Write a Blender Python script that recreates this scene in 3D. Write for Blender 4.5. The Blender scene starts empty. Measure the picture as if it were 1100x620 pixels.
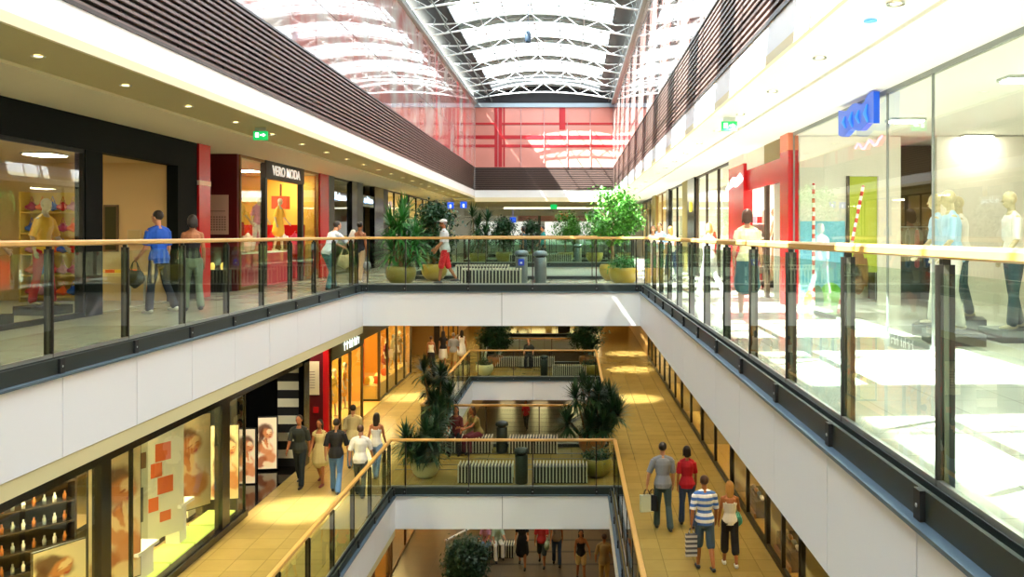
import bpy, math, random
from mathutils import Vector, Matrix
R = math.radians
PI = math.pi
rnd = random.Random(7)
scene = bpy.context.scene
COL = scene.collection

# ------------------------------------------------------------------ camera, sky, sun, exposure
cam_d = bpy.data.cameras.new('camera')
cam = bpy.data.objects.new('camera', cam_d); COL.objects.link(cam)
EYE = 1.35
cam.location = (0, 0, EYE); cam.rotation_euler = (R(90), 0, 0)
cam_d.sensor_width = 36; cam_d.lens = 950 / 1100 * 36
cam_d.shift_x = -64 / 1100; cam_d.shift_y = -58 / 1100
cam_d.clip_end = 400
scene.camera = cam

world = bpy.data.worlds.new('sky'); scene.world = world; world.use_nodes = True
wb = world.node_tree.nodes['Background']
wb.inputs[0].default_value = (0.86, 0.94, 1.0, 1); wb.inputs[1].default_value = 3.6

sun_d = bpy.data.lights.new('sun', 'SUN'); sun = bpy.data.objects.new('sun', sun_d); COL.objects.link(sun)
sun.location = (-20, -20, 40)
sun.rotation_euler = Vector((0.70, 0.42, -1)).to_track_quat('-Z', 'Y').to_euler()
sun_d.energy = 30; sun_d.angle = R(0.5); sun_d.color = (1, .97, .9)

vs = scene.view_settings
vs.view_transform = 'Standard'; vs.look = 'None'; vs.gamma = 1; vs.use_curve_mapping = False
vs.exposure = 1.05
try:
    scene.cycles.transparent_max_bounces = 32
    scene.cycles.max_bounces = 10
    scene.cycles.diffuse_bounces = 5
    scene.cycles.sample_clamp_indirect = 6
    scene.cycles.caustics_reflective = False
    scene.cycles.caustics_refractive = False
except Exception:
    pass

# ------------------------------------------------------------------ helpers
def srgb(h):
    if isinstance(h, str):
        h = h.lstrip('#'); c = [int(h[i:i+2], 16) / 255 for i in (0, 2, 4)]
    else:
        c = list(h)
    return tuple(((x / 12.92) if x <= .04045 else ((x + .055) / 1.055) ** 2.4) for x in c)

MATS = {}
def M(name, col='#808080', rough=.5, metal=0, emit=0, ecol=None, spec=.5, noise=0, nscale=8, bump=0):
    if name in MATS: return MATS[name]
    m = bpy.data.materials.new(name); m.use_nodes = True
    nt = m.node_tree; b = nt.nodes['Principled BSDF']
    c = srgb(col)
    b.inputs['Base Color'].default_value = (*c, 1)
    b.inputs['Roughness'].default_value = rough
    b.inputs['Metallic'].default_value = metal
    b.inputs['Specular IOR Level'].default_value = spec
    if emit:
        b.inputs['Emission Color'].default_value = (*srgb(ecol or col), 1)
        b.inputs['Emission Strength'].default_value = emit
    if noise or bump:
        tc = nt.nodes.new('ShaderNodeTexCoord'); n = nt.nodes.new('ShaderNodeTexNoise')
        n.inputs['Scale'].default_value = nscale; n.inputs['Detail'].default_value = 4
        nt.links.new(tc.outputs['Object'], n.inputs['Vector'])
        if noise:
            mx = nt.nodes.new('ShaderNodeMix'); mx.data_type = 'RGBA'
            mx.inputs[6].default_value = (*[x * (1 - noise) for x in c], 1)
            mx.inputs[7].default_value = (*[min(1, x * (1 + noise)) for x in c], 1)
            nt.links.new(n.outputs['Fac'], mx.inputs[0]); nt.links.new(mx.outputs[2], b.inputs['Base Color'])
        if bump:
            bp = nt.nodes.new('ShaderNodeBump'); bp.inputs['Strength'].default_value = bump
            nt.links.new(n.outputs['Fac'], bp.inputs['Height']); nt.links.new(bp.outputs[0], b.inputs['Normal'])
    MATS[name] = m
    return m

def glass(name, tint='#f0faf4', ior=1.45, rough=0.0, gcol=(1, 1, 1), base=0.0):
    if name in MATS: return MATS[name]
    m = bpy.data.materials.new(name); m.use_nodes = True
    nt = m.node_tree; nt.nodes.clear()
    out = nt.nodes.new('ShaderNodeOutputMaterial'); mix = nt.nodes.new('ShaderNodeMixShader')
    tr = nt.nodes.new('ShaderNodeBsdfTransparent'); tr.inputs[0].default_value = (*srgb(tint), 1)
    gl = nt.nodes.new('ShaderNodeBsdfGlossy'); gl.inputs['Roughness'].default_value = rough
    gl.inputs[0].default_value = (*gcol, 1)
    fr = nt.nodes.new('ShaderNodeFresnel'); fr.inputs[0].default_value = ior
    ad = nt.nodes.new('ShaderNodeMath'); ad.operation = 'ADD'; ad.use_clamp = True; ad.inputs[1].default_value = base
    ge = nt.nodes.new('ShaderNodeNewGeometry'); inv = nt.nodes.new('ShaderNodeMath'); inv.operation = 'SUBTRACT'; inv.inputs[0].default_value = 1
    mu = nt.nodes.new('ShaderNodeMath'); mu.operation = 'MULTIPLY'
    nt.links.new(ge.outputs['Backfacing'], inv.inputs[1]); nt.links.new(fr.outputs[0], ad.inputs[0])
    nt.links.new(ad.outputs[0], mu.inputs[0]); nt.links.new(inv.outputs[0], mu.inputs[1]); nt.links.new(mu.outputs[0], mix.inputs[0])
    nt.links.new(tr.outputs[0], mix.inputs[1]); nt.links.new(gl.outputs[0], mix.inputs[2])
    nt.links.new(mix.outputs[0], out.inputs[0])
    MATS[name] = m
    return m

def tilemat(name, c1, c2, grout, sx, sy, rough=.25, spec=.5, offset=0.0, var=.06):
    """rectangular stone tiles, world aligned"""
    if name in MATS: return MATS[name]
    m = bpy.data.materials.new(name); m.use_nodes = True
    nt = m.node_tree; b = nt.nodes['Principled BSDF']
    tc = nt.nodes.new('ShaderNodeTexCoord'); br = nt.nodes.new('ShaderNodeTexBrick')
    br.offset = offset; br.squash = 1
    br.inputs['Scale'].default_value = 1; br.inputs['Brick Width'].default_value = sx; br.inputs['Row Height'].default_value = sy
    br.inputs['Mortar Size'].default_value = .006; br.inputs['Bias'].default_value = 0
    br.inputs['Color1'].default_value = (*srgb(c1), 1); br.inputs['Color2'].default_value = (*srgb(c2), 1)
    br.inputs['Mortar'].default_value = (*srgb(grout), 1)
    n = nt.nodes.new('ShaderNodeTexNoise'); n.inputs['Scale'].default_value = 3; n.inputs['Detail'].default_value = 6
    mx = nt.nodes.new('ShaderNodeMix'); mx.data_type = 'RGBA'; mx.blend_type = 'MULTIPLY'; mx.inputs[0].default_value = 1
    mp = nt.nodes.new('ShaderNodeMapRange'); mp.inputs[3].default_value = 1 - 3 * var; mp.inputs[4].default_value = 1 + 2 * var
    nt.links.new(tc.outputs['Object'], br.inputs['Vector']); nt.links.new(tc.outputs['Object'], n.inputs['Vector'])
    nt.links.new(n.outputs['Fac'], mp.inputs[0]); nt.links.new(mp.outputs[0], mx.inputs[7])
    nt.links.new(br.outputs['Color'], mx.inputs[6]); nt.links.new(mx.outputs[2], b.inputs['Base Color'])
    b.inputs['Roughness'].default_value = rough; b.inputs['Specular IOR Level'].default_value = spec
    MATS[name] = m
    return m

def bandmat(name, cols=None, pitch=1, frac=.5, rough=.7, axis=2, emit=0):
    """two-colour stripes along a local axis"""
    if name in MATS: return MATS[name]
    m = bpy.data.materials.new(name); m.use_nodes = True
    nt = m.node_tree; b = nt.nodes['Principled BSDF']
    tc = nt.nodes.new('ShaderNodeTexCoord'); sp = nt.nodes.new('ShaderNodeSeparateXYZ')
    d = nt.nodes.new('ShaderNodeMath'); d.operation = 'DIVIDE'; d.inputs[1].default_value = pitch
    f = nt.nodes.new('ShaderNodeMath'); f.operation = 'FRACT'
    g = nt.nodes.new('ShaderNodeMath'); g.operation = 'GREATER_THAN'; g.inputs[1].default_value = frac
    mx = nt.nodes.new('ShaderNodeMix'); mx.data_type = 'RGBA'
    mx.inputs[6].default_value = (*srgb(cols[0]), 1); mx.inputs[7].default_value = (*srgb(cols[1]), 1)
    nt.links.new(tc.outputs['Object'], sp.inputs[0]); nt.links.new(sp.outputs[axis], d.inputs[0])
    nt.links.new(d.outputs[0], f.inputs[0]); nt.links.new(f.outputs[0], g.inputs[0])
    nt.links.new(g.outputs[0], mx.inputs[0]); nt.links.new(mx.outputs[2], b.inputs['Base Color'])
    b.inputs['Roughness'].default_value = rough
    if emit:
        nt.links.new(mx.outputs[2], b.inputs['Emission Color']); b.inputs['Emission Strength'].default_value = emit
    MATS[name] = m
    return m

class MB:
    def __init__(s, mat=None):
        s.v = []; s.f = []; s.mi = []; s.mats = []; s.cur = 0; s.T = None; s.sm = []
        s.smooth = False
        if mat: s.mat(mat)
    def mat(s, m):
        if m not in s.mats: s.mats.append(m)
        s.cur = s.mats.index(m); return s
    def add(s, vs_, fs):
        o = len(s.v)
        for p in vs_:
            p = Vector(p)
            if s.T is not None: p = s.T @ p
            s.v.append(tuple(p))
        for f in fs:
            s.f.append(tuple(i + o for i in f)); s.mi.append(s.cur); s.sm.append(s.smooth)
        return s
    def box(s, x0, x1, y0, y1, z0, z1):
        if x0 > x1: x0, x1 = x1, x0
        if y0 > y1: y0, y1 = y1, y0
        if z0 > z1: z0, z1 = z1, z0
        return s.add([(x0,y0,z0),(x1,y0,z0),(x1,y1,z0),(x0,y1,z0),(x0,y0,z1),(x1,y0,z1),(x1,y1,z1),(x0,y1,z1)],
                     [(0,3,2,1),(4,5,6,7),(0,1,5,4),(1,2,6,5),(2,3,7,6),(3,0,4,7)])
    def quad(s, a, b, c, d): return s.add([a, b, c, d], [(0, 1, 2, 3)])
    def tube(s, pts, rad, n=8, side=(1, 0, 0), cap=True, smooth=True):
        """closed round-ended tube; rad: list of r or (a,b)"""
        pts = [Vector(p) for p in pts]
        rad = [(r, r) if not isinstance(r, (tuple, list)) else r for r in rad]
        if cap:
            d0 = (pts[0] - pts[1]).normalized(); d1 = (pts[-1] - pts[-2]).normalized()
            a, b = rad[0]; m = min(a, b)
            P = [pts[0] + d0 * m * .85, pts[0] + d0 * m * .5]; Q = [(a * .45, b * .45), (a * .84, b * .84)]
            c, e = rad[-1]; m2 = min(c, e)
            pts = P + pts + [pts[-1] + d1 * m2 * .5, pts[-1] + d1 * m2 * .85]
            rad = Q + rad + [(c * .84, e * .84), (c * .45, e * .45)]
        ref = Vector(side); vs_ = []
        for i, p in enumerate(pts):
            t = (pts[min(i + 1, len(pts) - 1)] - pts[max(i - 1, 0)])
            if t.length < 1e-9: t = Vector((0, 0, 1))
            t.normalize()
            u = ref - t * ref.dot(t)
            if u.length < .05: u = Vector((0, 1, 0)) - t * t.y
            u.normalize(); w = t.cross(u)
            a, b = rad[i]
            for k in range(n):
                an = 2 * PI * k / n
                vs_.append(p + u * (a * math.cos(an)) + w * (b * math.sin(an)))
        fs = []
        L = len(pts)
        for i in range(L - 1):
            for k in range(n):
                k2 = (k + 1) % n
                fs.append((i*n+k, i*n+k2, (i+1)*n+k2, (i+1)*n+k))
        fs.append(tuple(range(n - 1, -1, -1))); fs.append(tuple(range((L-1)*n, L*n)))
        o = s.smooth; s.smooth = smooth; s.add(vs_, fs); s.smooth = o
        return s
    def ell(s, c, r, nu=12, nv=8, smooth=True):
        cx, cy, cz = c; rx, ry, rz = r if isinstance(r, (tuple, list)) else (r, r, r)
        vs_ = [(cx, cy, cz - rz)]; fs = []
        for j in range(1, nv):
            th = -PI/2 + PI * j / nv
            for i in range(nu):
                a = 2 * PI * i / nu
                vs_.append((cx + rx*math.cos(th)*math.cos(a), cy + ry*math.cos(th)*math.sin(a), cz + rz*math.sin(th)))
        vs_.append((cx, cy, cz + rz)); top = len(vs_) - 1
        for i in range(nu): fs.append((0, 1 + (i+1) % nu, 1 + i))
        for j in range(nv - 2):
            for i in range(nu):
                a = 1 + j*nu; fs.append((a + i, a + (i+1) % nu, a + nu + (i+1) % nu, a + nu + i))
        a = 1 + (nv-2)*nu
        for i in range(nu): fs.append((a + i, a + (i+1) % nu, top))
        o = s.smooth; s.smooth = smooth; s.add(vs_, fs); s.smooth = o
        return s
    def lathe(s, prof, n=24, c=(0, 0, 0), smooth=True, close=True):
        vs_ = []; fs = []
        for r, z in prof:
            for k in range(n):
                a = 2*PI*k/n; vs_.append((c[0] + r*math.cos(a), c[1] + r*math.sin(a), c[2] + z))
        for i in range(len(prof) - 1):
            for k in range(n):
                k2 = (k+1) % n; fs.append((i*n+k, i*n+k2, (i+1)*n+k2, (i+1)*n+k))
        if close:
            fs.append(tuple(range(n-1, -1, -1))); fs.append(tuple(range((len(prof)-1)*n, len(prof)*n)))
        o = s.smooth; s.smooth = smooth; s.add(vs_, fs); s.smooth = o
        return s
    def disc(s, c, rx, rz, n=20, y=0.0):
        """flat ellipse in the XZ plane facing -Y"""
        return s.add([(c[0] + rx*math.cos(2*PI*k/n), y, c[1] + rz*math.sin(2*PI*k/n)) for k in range(n)], [tuple(range(n))])
    def prism(s, pts, axis, a, b):
        """extrude a 2D outline along axis 0/1/2 from a to b"""
        def P(p, h):
            return {0: (h, p[0], p[1]), 1: (p[0], h, p[1]), 2: (p[0], p[1], h)}[axis]
        n = len(pts)
        fs = [tuple(range(n-1, -1, -1)), tuple(range(n, 2*n))] + [(k, (k+1) % n, n + (k+1) % n, n + k) for k in range(n)]
        return s.add([P(p, a) for p in pts] + [P(p, b) for p in pts], fs)
    def build(s, name, parent=None, loc=None, rz=0):
        me = bpy.data.meshes.new(name); me.from_pydata(s.v, [], s.f)
        for m in s.mats: me.materials.append(m)
        me.polygons.foreach_set('material_index', s.mi)
        me.polygons.foreach_set('use_smooth', s.sm)
        me.update()
        o = bpy.data.objects.new(name, me); COL.objects.link(o)
        if parent is not None: o.parent = parent
        if loc is not None: o.location = loc
        if rz: o.rotation_euler = (0, 0, rz)
        return o

def tag(o, label=None, cat=None, group=None, kind=None):
    if label: o['label'] = label
    if cat: o['category'] = cat
    if group: o['group'] = group
    if kind: o['kind'] = kind
    return o
def thing(name, label, cat, loc=(0, 0, 0), rz=0, group=None):
    o = bpy.data.objects.new(name, None); COL.objects.link(o); o.empty_display_size = .1
    o.location = loc; o.rotation_euler = (0, 0, rz)
    return tag(o, label, cat, group)
def struct(o): o['kind'] = 'structure'; return o
def dup(root, loc, rz=0, label=None, group=None, scale=None):
    r = root.copy(); COL.objects.link(r); r.location = loc; r.rotation_euler = (0, 0, rz)
    if label: r['label'] = label
    if group: r['group'] = group
    if scale: r.scale = (scale,) * 3 if not isinstance(scale, tuple) else scale
    for ch in list(root.children):
        c = ch.copy(); COL.objects.link(c); c.parent = r
        for g in list(ch.children):
            d = g.copy(); COL.objects.link(d); d.parent = c
    return r
def sbox(name, mat, *a):
    return struct(MB(mat).box(*a).build(name))
def text(name, s, size, mat, parent, loc, rot, extrude=.01, sx=1.0, bold=0.0):
    cu = bpy.data.curves.new(name, 'FONT'); cu.body = s; cu.size = size; cu.extrude = extrude; cu.offset = bold
    cu.align_x = 'CENTER'; cu.align_y = 'CENTER'; cu.materials.append(mat)
    tmp = bpy.data.objects.new(name, cu); COL.objects.link(tmp); bpy.context.view_layer.update()
    me = bpy.data.meshes.new_from_object(tmp.evaluated_get(bpy.context.evaluated_depsgraph_get()))
    bpy.data.objects.remove(tmp); me.materials.clear(); me.materials.append(mat)
    o = bpy.data.objects.new(name, me); COL.objects.link(o)
    o.parent = parent; o.location = loc; o.rotation_euler = rot; o.scale = (sx, 1, 1)
    return o

# ------------------------------------------------------------------ materials
white = M('white panel paint', '#eef0f0', .45)
white2 = M('soft white plaster', '#f2efe6', .6)
cream = M('cream plaster', '#e6dcb8', .7)
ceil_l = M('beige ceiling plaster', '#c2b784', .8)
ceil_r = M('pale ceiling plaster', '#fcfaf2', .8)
soffit = M('warm soffit', '#d8cf9c', .7)
floor_u = tilemat('pale upper floor stone', '#a5a392', '#9b9987', '#7b7a68', .6, .6, .22)
floor_w = tilemat('pale grey floor stone', '#b9b8b0', '#b1b0a8', '#8b8a80', .6, .6, .16)
floor_m = tilemat('golden beige floor stone', '#a48d50', '#9b854a', '#786636', .6, .6, .2, var=.05)
floor_g = tilemat('brown beige ground stone', '#5c4a32', '#54432d', '#3a2e20', 1.2, .6, .3)
darkstrip = M('dark floor strip', '#15120e', .35)
dark_steel = M('dark bronze steel', '#1d1a14', .4, .3)
mid_steel = M('weathered steel', '#5b5a4c', .35, .7)
light_steel = M('brushed steel', '#b9c0bd', .3, .9)
coping = M('blue grey coping metal', '#5a6e7b', .45, .3)
chan = M('dark green black channel', '#242e2a', .5, .2)
wood = M('oiled beech handrail', '#c79a4e', .4, noise=.12, nscale=20)
rail_glass = glass('railing glass', '#eff7f1', 1.42, 0.0)
shop_glass = glass('shop window glass', '#f8fbf8', 1.45)
roof_glass = glass('roof glass', '#f4fbff', 1.3)
black = M('black lacquer', '#0b0c0c', .2)
blackm = M('matt black', '#101110', .6)
greenblack = M('green black portal stone', '#060c0a', .7, spec=.12)
red = M('red lacquer', '#c3141a', .25)
darkred = M('dark red wall', '#5a0b12', .4)
orange = M('orange fabric', '#f0641e', .6)
yellow = M('yellow fabric', '#f2c33a', .6)
beige = M('beige wall', '#cdb07a', .7)
tan = M('tan wall', '#c29a55', .7)
warmwall = M('warm cream wall', '#f0d79a', .7)
LIGHTN = {}
# ------------------------------------------------------------------ building shell
LU, RU = -5.21, 1.74          # edges of the opening, upper level
LM, RM = -4.41, 0.97          # edges of the opening, middle level
ZM, ZG = -5.05, -10.1         # middle and ground floor heights
SL, SR = -8.0, 4.2            # shop front planes, upper level
ML, MR = -7.45, 4.0           # shop front planes, middle level
YE = 47.7                     # end of the tall hall
BR = [(22.0, 26.7), (39.1, 43.8)]
YB = 70.0
XO, XP = -13.0, 9.6
def slab(name, mat, x0, x1, y0, y1, top, bot, under):
    m = MB(mat); m.box(x0, x1, y0, y1, top - .06, top); m.mat(under); m.box(x0, x1, y0, y1, bot, top - .06)
    return struct(m.build(name))
for (z, L_, R_, fm, nm) in ((0, LU, RU, floor_u, 'upper'), (ZM, LM, RM, floor_m, 'middle')):
    slab('floor_%s_left' % nm, fm, XO, L_, -2, YB, z, z - .9, soffit)
    slab('floor_%s_right' % nm, floor_w if z == 0 else fm, R_, XP, -2, YB, z, z - .9, soffit)
    for a, b in BR + [(56, YB)]:
        slab('floor_%s_bridge' % nm, fm, L_, R_, a, b, z, z - .9, soffit)
    slab('floor_%s_bridge' % nm, fm, L_, R_, -2, -0.5, z, z - .9, soffit)
m = MB(floor_g); m.box(XO, XP, -2, YB, ZG - .3, ZG); struct(m.build('floor_ground'))
# inlaid dark strips of the ground floor and of the middle bridge
m = MB(darkstrip)
y = 28.2
while y < 60:
    m.box(-4.55, 1.9, y, y + .13, ZG, ZG + .004); y += 1.22
struct(m.build('trim_1'))
m = MB(darkstrip)
for a, b in BR:
    for yy in (a + 2.05, a + 2.55, a + 3.2, a + 3.8):
        m.box(LM - .4, RM + .3, yy, yy + .07, ZM, ZM + .004)
struct(m.build('trim_2'))

# white fascia panels round the openings, with joints, coping and shadow channel
tn = 3
def fascia(p0, p1, nx, ny, z, joints, strip=True):
    """from p0 to p1 (xy); (nx,ny) points to the void"""
    global tn
    p0 = Vector((*p0, 0)); p1 = Vector((*p1, 0)); d = p1 - p0; L = d.length; d.normalize()
    T = Matrix(((d.x, nx, 0, p0.x), (d.y, ny, 0, p0.y), (0, 0, 1, z), (0, 0, 0, 1)))
    js = [0] + [j for j in joints if 0.05 < j < L - .05] + [L]
    m = MB(white); m.T = T
    for a, b in zip(js, js[1:]):
        m.box(a + .007, b - .007, .0, .03, -.92, -.09)
    m.mat(M('grey joint', '#5f6462', .7)); m.box(0, L, -.002, .014, -.91, -.1)
    struct(m.build('trim_%d' % tn)); tn += 1
    m = MB(coping); m.T = T; m.box(0, L, -.06, .075, -.09, -.065); m.mat(chan); m.box(0, L, -.02, .004, -.065, .09)
    if strip: m.mat(soffit); m.box(0, L, -.05, .02, -1.1, -.93)
    struct(m.build('trim_%d' % tn)); tn += 1

def railing(label, p0, p1, nx, ny, z, ts, off=.11, endcap=True):
    """balustrade of steel posts, glass and wooden handrail; ts = post positions along the run"""
    p0 = Vector((*p0, 0)); p1 = Vector((*p1, 0)); d = p1 - p0; L = d.length; d.normalize()
    o = thing('glass_railing', label, 'railing', (p0.x, p0.y, z), math.atan2(d.y, d.x))
    s = 1 if (Vector((0, 0, 1)).cross(d)).dot(Vector((nx, ny, 0))) > 0 else -1
    y = -off * s
    m = MB(wood)
    prof = [(-.045, 1.242), (-.045, 1.275), (-.033, 1.292), (.033, 1.292), (.045, 1.275), (.045, 1.242), (.03, 1.23), (-.03, 1.23)]
    m.prism([(a + y, b) for a, b in prof], 0, -.03, L + .03); m.build('handrail', o)
    pm = MB(dark_steel)
    pm.box(-.012, .012, -.045, .045, -.02, 1.2); pm.box(-.02, .02, -.02, .02, 1.2, 1.236)
    pm.mat(mid_steel); pm.box(-.02, -.012, -.012, .012, .1, 1.2)
    first = None
    bm = MB(blackm); bm.box(-.04, .04, -.02, .012, -.062, .09); bm.mat(light_steel); bm.ell((0, .014, .01), (.012, .004, .012), 8, 4)
    bfirst = None
    for t in ts:
        if first is None:
            first = pm.build('post', o, (t, y, 0)); bfirst = bm.build('bracket', first, (0, .02 * s - y, 0)); bfirst.rotation_euler = (0, 0, 0 if s > 0 else PI)
        else:
            c = first.copy(); COL.objects.link(c); c.location = (t, y, 0)
            d_ = bfirst.copy(); COL.objects.link(d_); d_.parent = c
    ts2 = sorted(ts)
    edges = ([0] if ts2[0] > .3 else []) + ts2 + ([L] if L - ts2[-1] > .3 else [])
    gy = y + .03 * s
    cache = {}
    for a, b in zip(edges, edges[1:]):
        w = round(b - a - .05, 3)
        if w < .1: continue
        if w in cache:
            c = cache[w].copy(); COL.objects.link(c); c.location = ((a + b) / 2, gy, 0)
        else:
            g = MB(rail_glass); g.box(-w/2, w/2, -.006, .006, .13, 1.16)
            cache[w] = g.build('glass_pane', o, ((a + b) / 2, gy, 0))
    m = MB(light_steel); m.box(0, L, gy - .015, gy + .015, .098, .135); m.mat(chan); m.box(0, L, gy - .02, gy + .02, .0, .098)
    m.build('base_rail', o)
    return o

JP = 1.54
def jl(y0, y1, first=4.38):
    k = math.ceil((y0 - first) / JP); out = []
    while first + k * JP < y1: out.append(first + k * JP - y0); k += 1
    return out
NM = {0: 'upper', ZM: 'middle'}
for z, L_, R_ in ((0, LU, RU), (ZM, LM, RM)):
    nm = NM[z]
    segs = [(-0.5, 22.0, 'first'), (26.7, 39.1, 'second'), (43.8, 56.0, 'third')]
    for a, b, wh in segs:
        for X, nx, sd in ((L_, 1, 'lit dark-fronted shops'), (R_, -1, 'sunny shops')):
            js = jl(a, b)
            fascia((X, a), (X, b), nx, 0, z, js, nx > 0)
            what = {('first', 1): 'the black-framed shops', ('first', -1): 'the other gallery of glass-fronted shops'}
            lab = 'glass railing with wooden handrail along %s gallery by %s shops, %s opening' % (nm, {(0, 1): 'dark-framed', (0, -1): 'sunlit', (ZM, 1): 'cosmetics and amber', (ZM, -1): 'olive-fronted'}[(z, nx)], wh)
            railing(lab, (X, a), (X, b), nx, 0, z, [j for j in js if .12 < j < b - a - .12] + ([.12, b - a - .12]))
        W = R_ - L_
        for Y, ny, e in ((a, 1, 'near'), (b, -1, 'far')):
            fascia((L_, Y), (R_, Y), 0, ny, z, [W * .5], False)
            railing('glass railing with wooden handrail across the %s bridge, %s edge of %s opening' % (nm, e, wh),
                    (L_ - .1, Y), (R_ + .1, Y), 0, ny, z, [x - L_ + .1 for x in (-5.1, -4.15, -2.57, -.97, .62, 1.62) if L_ + .05 < x < R_ - .05])

# ceiling of the upper galleries, slab edge with light cove
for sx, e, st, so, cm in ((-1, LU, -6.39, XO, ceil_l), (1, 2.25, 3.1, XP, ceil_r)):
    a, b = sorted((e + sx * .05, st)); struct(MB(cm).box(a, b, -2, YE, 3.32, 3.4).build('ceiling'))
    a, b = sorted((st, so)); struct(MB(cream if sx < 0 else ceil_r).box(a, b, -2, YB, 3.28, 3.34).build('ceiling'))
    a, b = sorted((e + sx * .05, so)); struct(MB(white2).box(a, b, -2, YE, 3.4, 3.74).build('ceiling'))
    m = MB(white); a, b = sorted((e, e + sx * .05)); m.box(a, b, -2, YE, 3.41, 3.75); m.mat(cream); m.box(a, b, -2, YE, 3.3, 3.41)
    struct(m.build('trim_%d' % tn)); tn += 1
# ceiling beyond the end wall
m = MB(white); m.box(LU, 2.25, YE, YE + .06, 3.35, 3.75); m.mat(cream); m.box(LU, 2.25, YE, YE + .06, 3.12, 3.35); struct(m.build('trim_%d' % tn)); tn += 1
struct(MB(ceil_l).box(-6.39, 3.1, YE + .06, YB, 3.2, 3.3).build('ceiling'))

# louvred bands
slatm = M('bronze louvre slat', '#66534c', .45, .1)
backm = M('louvre backing', '#17181a', .6)
def louvre(fixed, a, b, axis, sgn):
    """slats along axis on the plane fixed, facing sgn"""
    global tn
    m = MB(backm)
    def bx(d0, d1, s0, s1, z0, z1):
        lo, hi = sorted((fixed + sgn * d0, fixed + sgn * d1))
        if axis == 1: m.box(lo, hi, s0, s1, z0, z1)
        else: m.box(s0, s1, lo, hi, z0, z1)
    bx(-.12, -.08, a, b, 3.75, 4.92); m.mat(slatm)
    for k in range(13):
        z = 3.79 + k * .09
        bx(-.07, .0, a, b, z, z + .038)
    m.mat(M('dark bronze edge', '#2c241d', .4, .3)); bx(-.12, .02, a, b, 3.745, 3.79); bx(-.12, .02, a, b, 4.93, 4.97)
    s = a
    m.mat(backm)
    while s < b:
        bx(-.08, -.06, s, s + .06, 3.79, 4.93); s += 1.54
    struct(m.build('wall_louvre')); tn += 1
louvre(LU, -2, YE, 1, 1); louvre(2.25, -2, YE, 1, -1); louvre(YE, LU, 2.25, 0, -1)

# clerestory glass walls above the louvres, mirror-like, pale with red uprights behind
def clerestory_mat():
    m = bpy.data.materials.new('mirrored pale clerestory glass'); m.use_nodes = True
    nt = m.node_tree; b = nt.nodes['Principled BSDF']
    tc = nt.nodes.new('ShaderNodeTexCoord'); n = nt.nodes.new('ShaderNodeTexNoise'); n.inputs['Scale'].default_value = .9
    n.inputs['Detail'].default_value = 5
    cr = nt.nodes.new('ShaderNodeValToRGB')
    cr.color_ramp.elements[0].position = .38; cr.color_ramp.elements[0].color = (*srgb('#ad7670'), 1)
    cr.color_ramp.elements[1].position = .62; cr.color_ramp.elements[1].color = (*srgb('#b9b0aa'), 1)
    nt.links.new(tc.outputs['Object'], n.inputs['Vector']); nt.links.new(n.outputs['Fac'], cr.inputs[0])
    nt.links.new(cr.outputs[0], b.inputs['Base Color'])
    b.inputs['Roughness'].default_value = .04; b.inputs['Metallic'].default_value = .16
    return m
cl = clerestory_mat()
redfilm = M('red tinted band', '#d8434a', .12, .35)
def clere(X, sgn):
    m = MB(cl)
    y = -2
    while y < YE - .1:
        y2 = min(y + 1.54, YE)
        for z0, z1 in ((4.97, 6.1), (6.12, 7.25), (7.27, 8.35)):
            a, b = sorted((X, X - sgn * .04)); m.box(a, b, y + .008, y2 - .008, z0, z1)
        y = y2
    m.mat(redfilm)
    for yy in ((40.2, 40.9), (42.6, 43.5), (45.2, 45.6), (34, 34.3)) if sgn > 0 else ():
        a, b = sorted((X + sgn * .004, X)); m.box(a, b, yy[0], yy[1], 4.97, 8.35)
    m.mat(backm); a, b = sorted((X - sgn * .05, X - sgn * .12)); m.box(a, b, -2, YE, 4.93, 8.6)
    struct(m.build('wall_clerestory'))
clere(LU, 1); clere(2.25, -1)
pinkglass = M('pale pink end glazing', '#d08a7c', .25, 0, noise=.16, nscale=.7)
redband = M('red steel band behind glazing', '#b3141f', .4)
m = MB(pinkglass)
for i in range(6):
    w = 7.46 / 6
    for z0, z1 in ((4.97, 6.1), (6.12, 7.25), (7.27, 8.2)):
        m.box(LU + i*w + .01, LU + (i+1)*w - .01, YE, YE + .05, z0, z1)
m.mat(redband)
for x0, x1 in ((-4.15, -3.75), (-3.68, -3.6), (-.66, -.34)):
    m.box(x0, x1, YE - .03, YE, 5.0 if x0 < -2 else 7.0, 8.2)
for z0, z1, x0, x1 in ((6.5, 6.7, LU, 2.25), (6.05, 6.2, LU, 2.25), (7.28, 7.38, LU, 2.25)):
    m.box(x0, x1, YE - .025, YE, z0, z1)
m.mat(M('rosy glazing bead', '#b98a85', .5))
for i in range(7): m.box(LU + i*7.46/6 - .02, LU + i*7.46/6 + .02, YE - .05, YE, 4.97, 8.2)
m.mat(backm); m.box(LU - .1, 2.35, YE + .08, YE + .2, 3.75, 10)
m.mat(M('blue grey steel beam', '#9fb0ba', .4, .4)); m.box(LU, 2.25, YE - .15, YE + .05, 8.2, 8.42)
struct(m.build('wall_end'))

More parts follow.
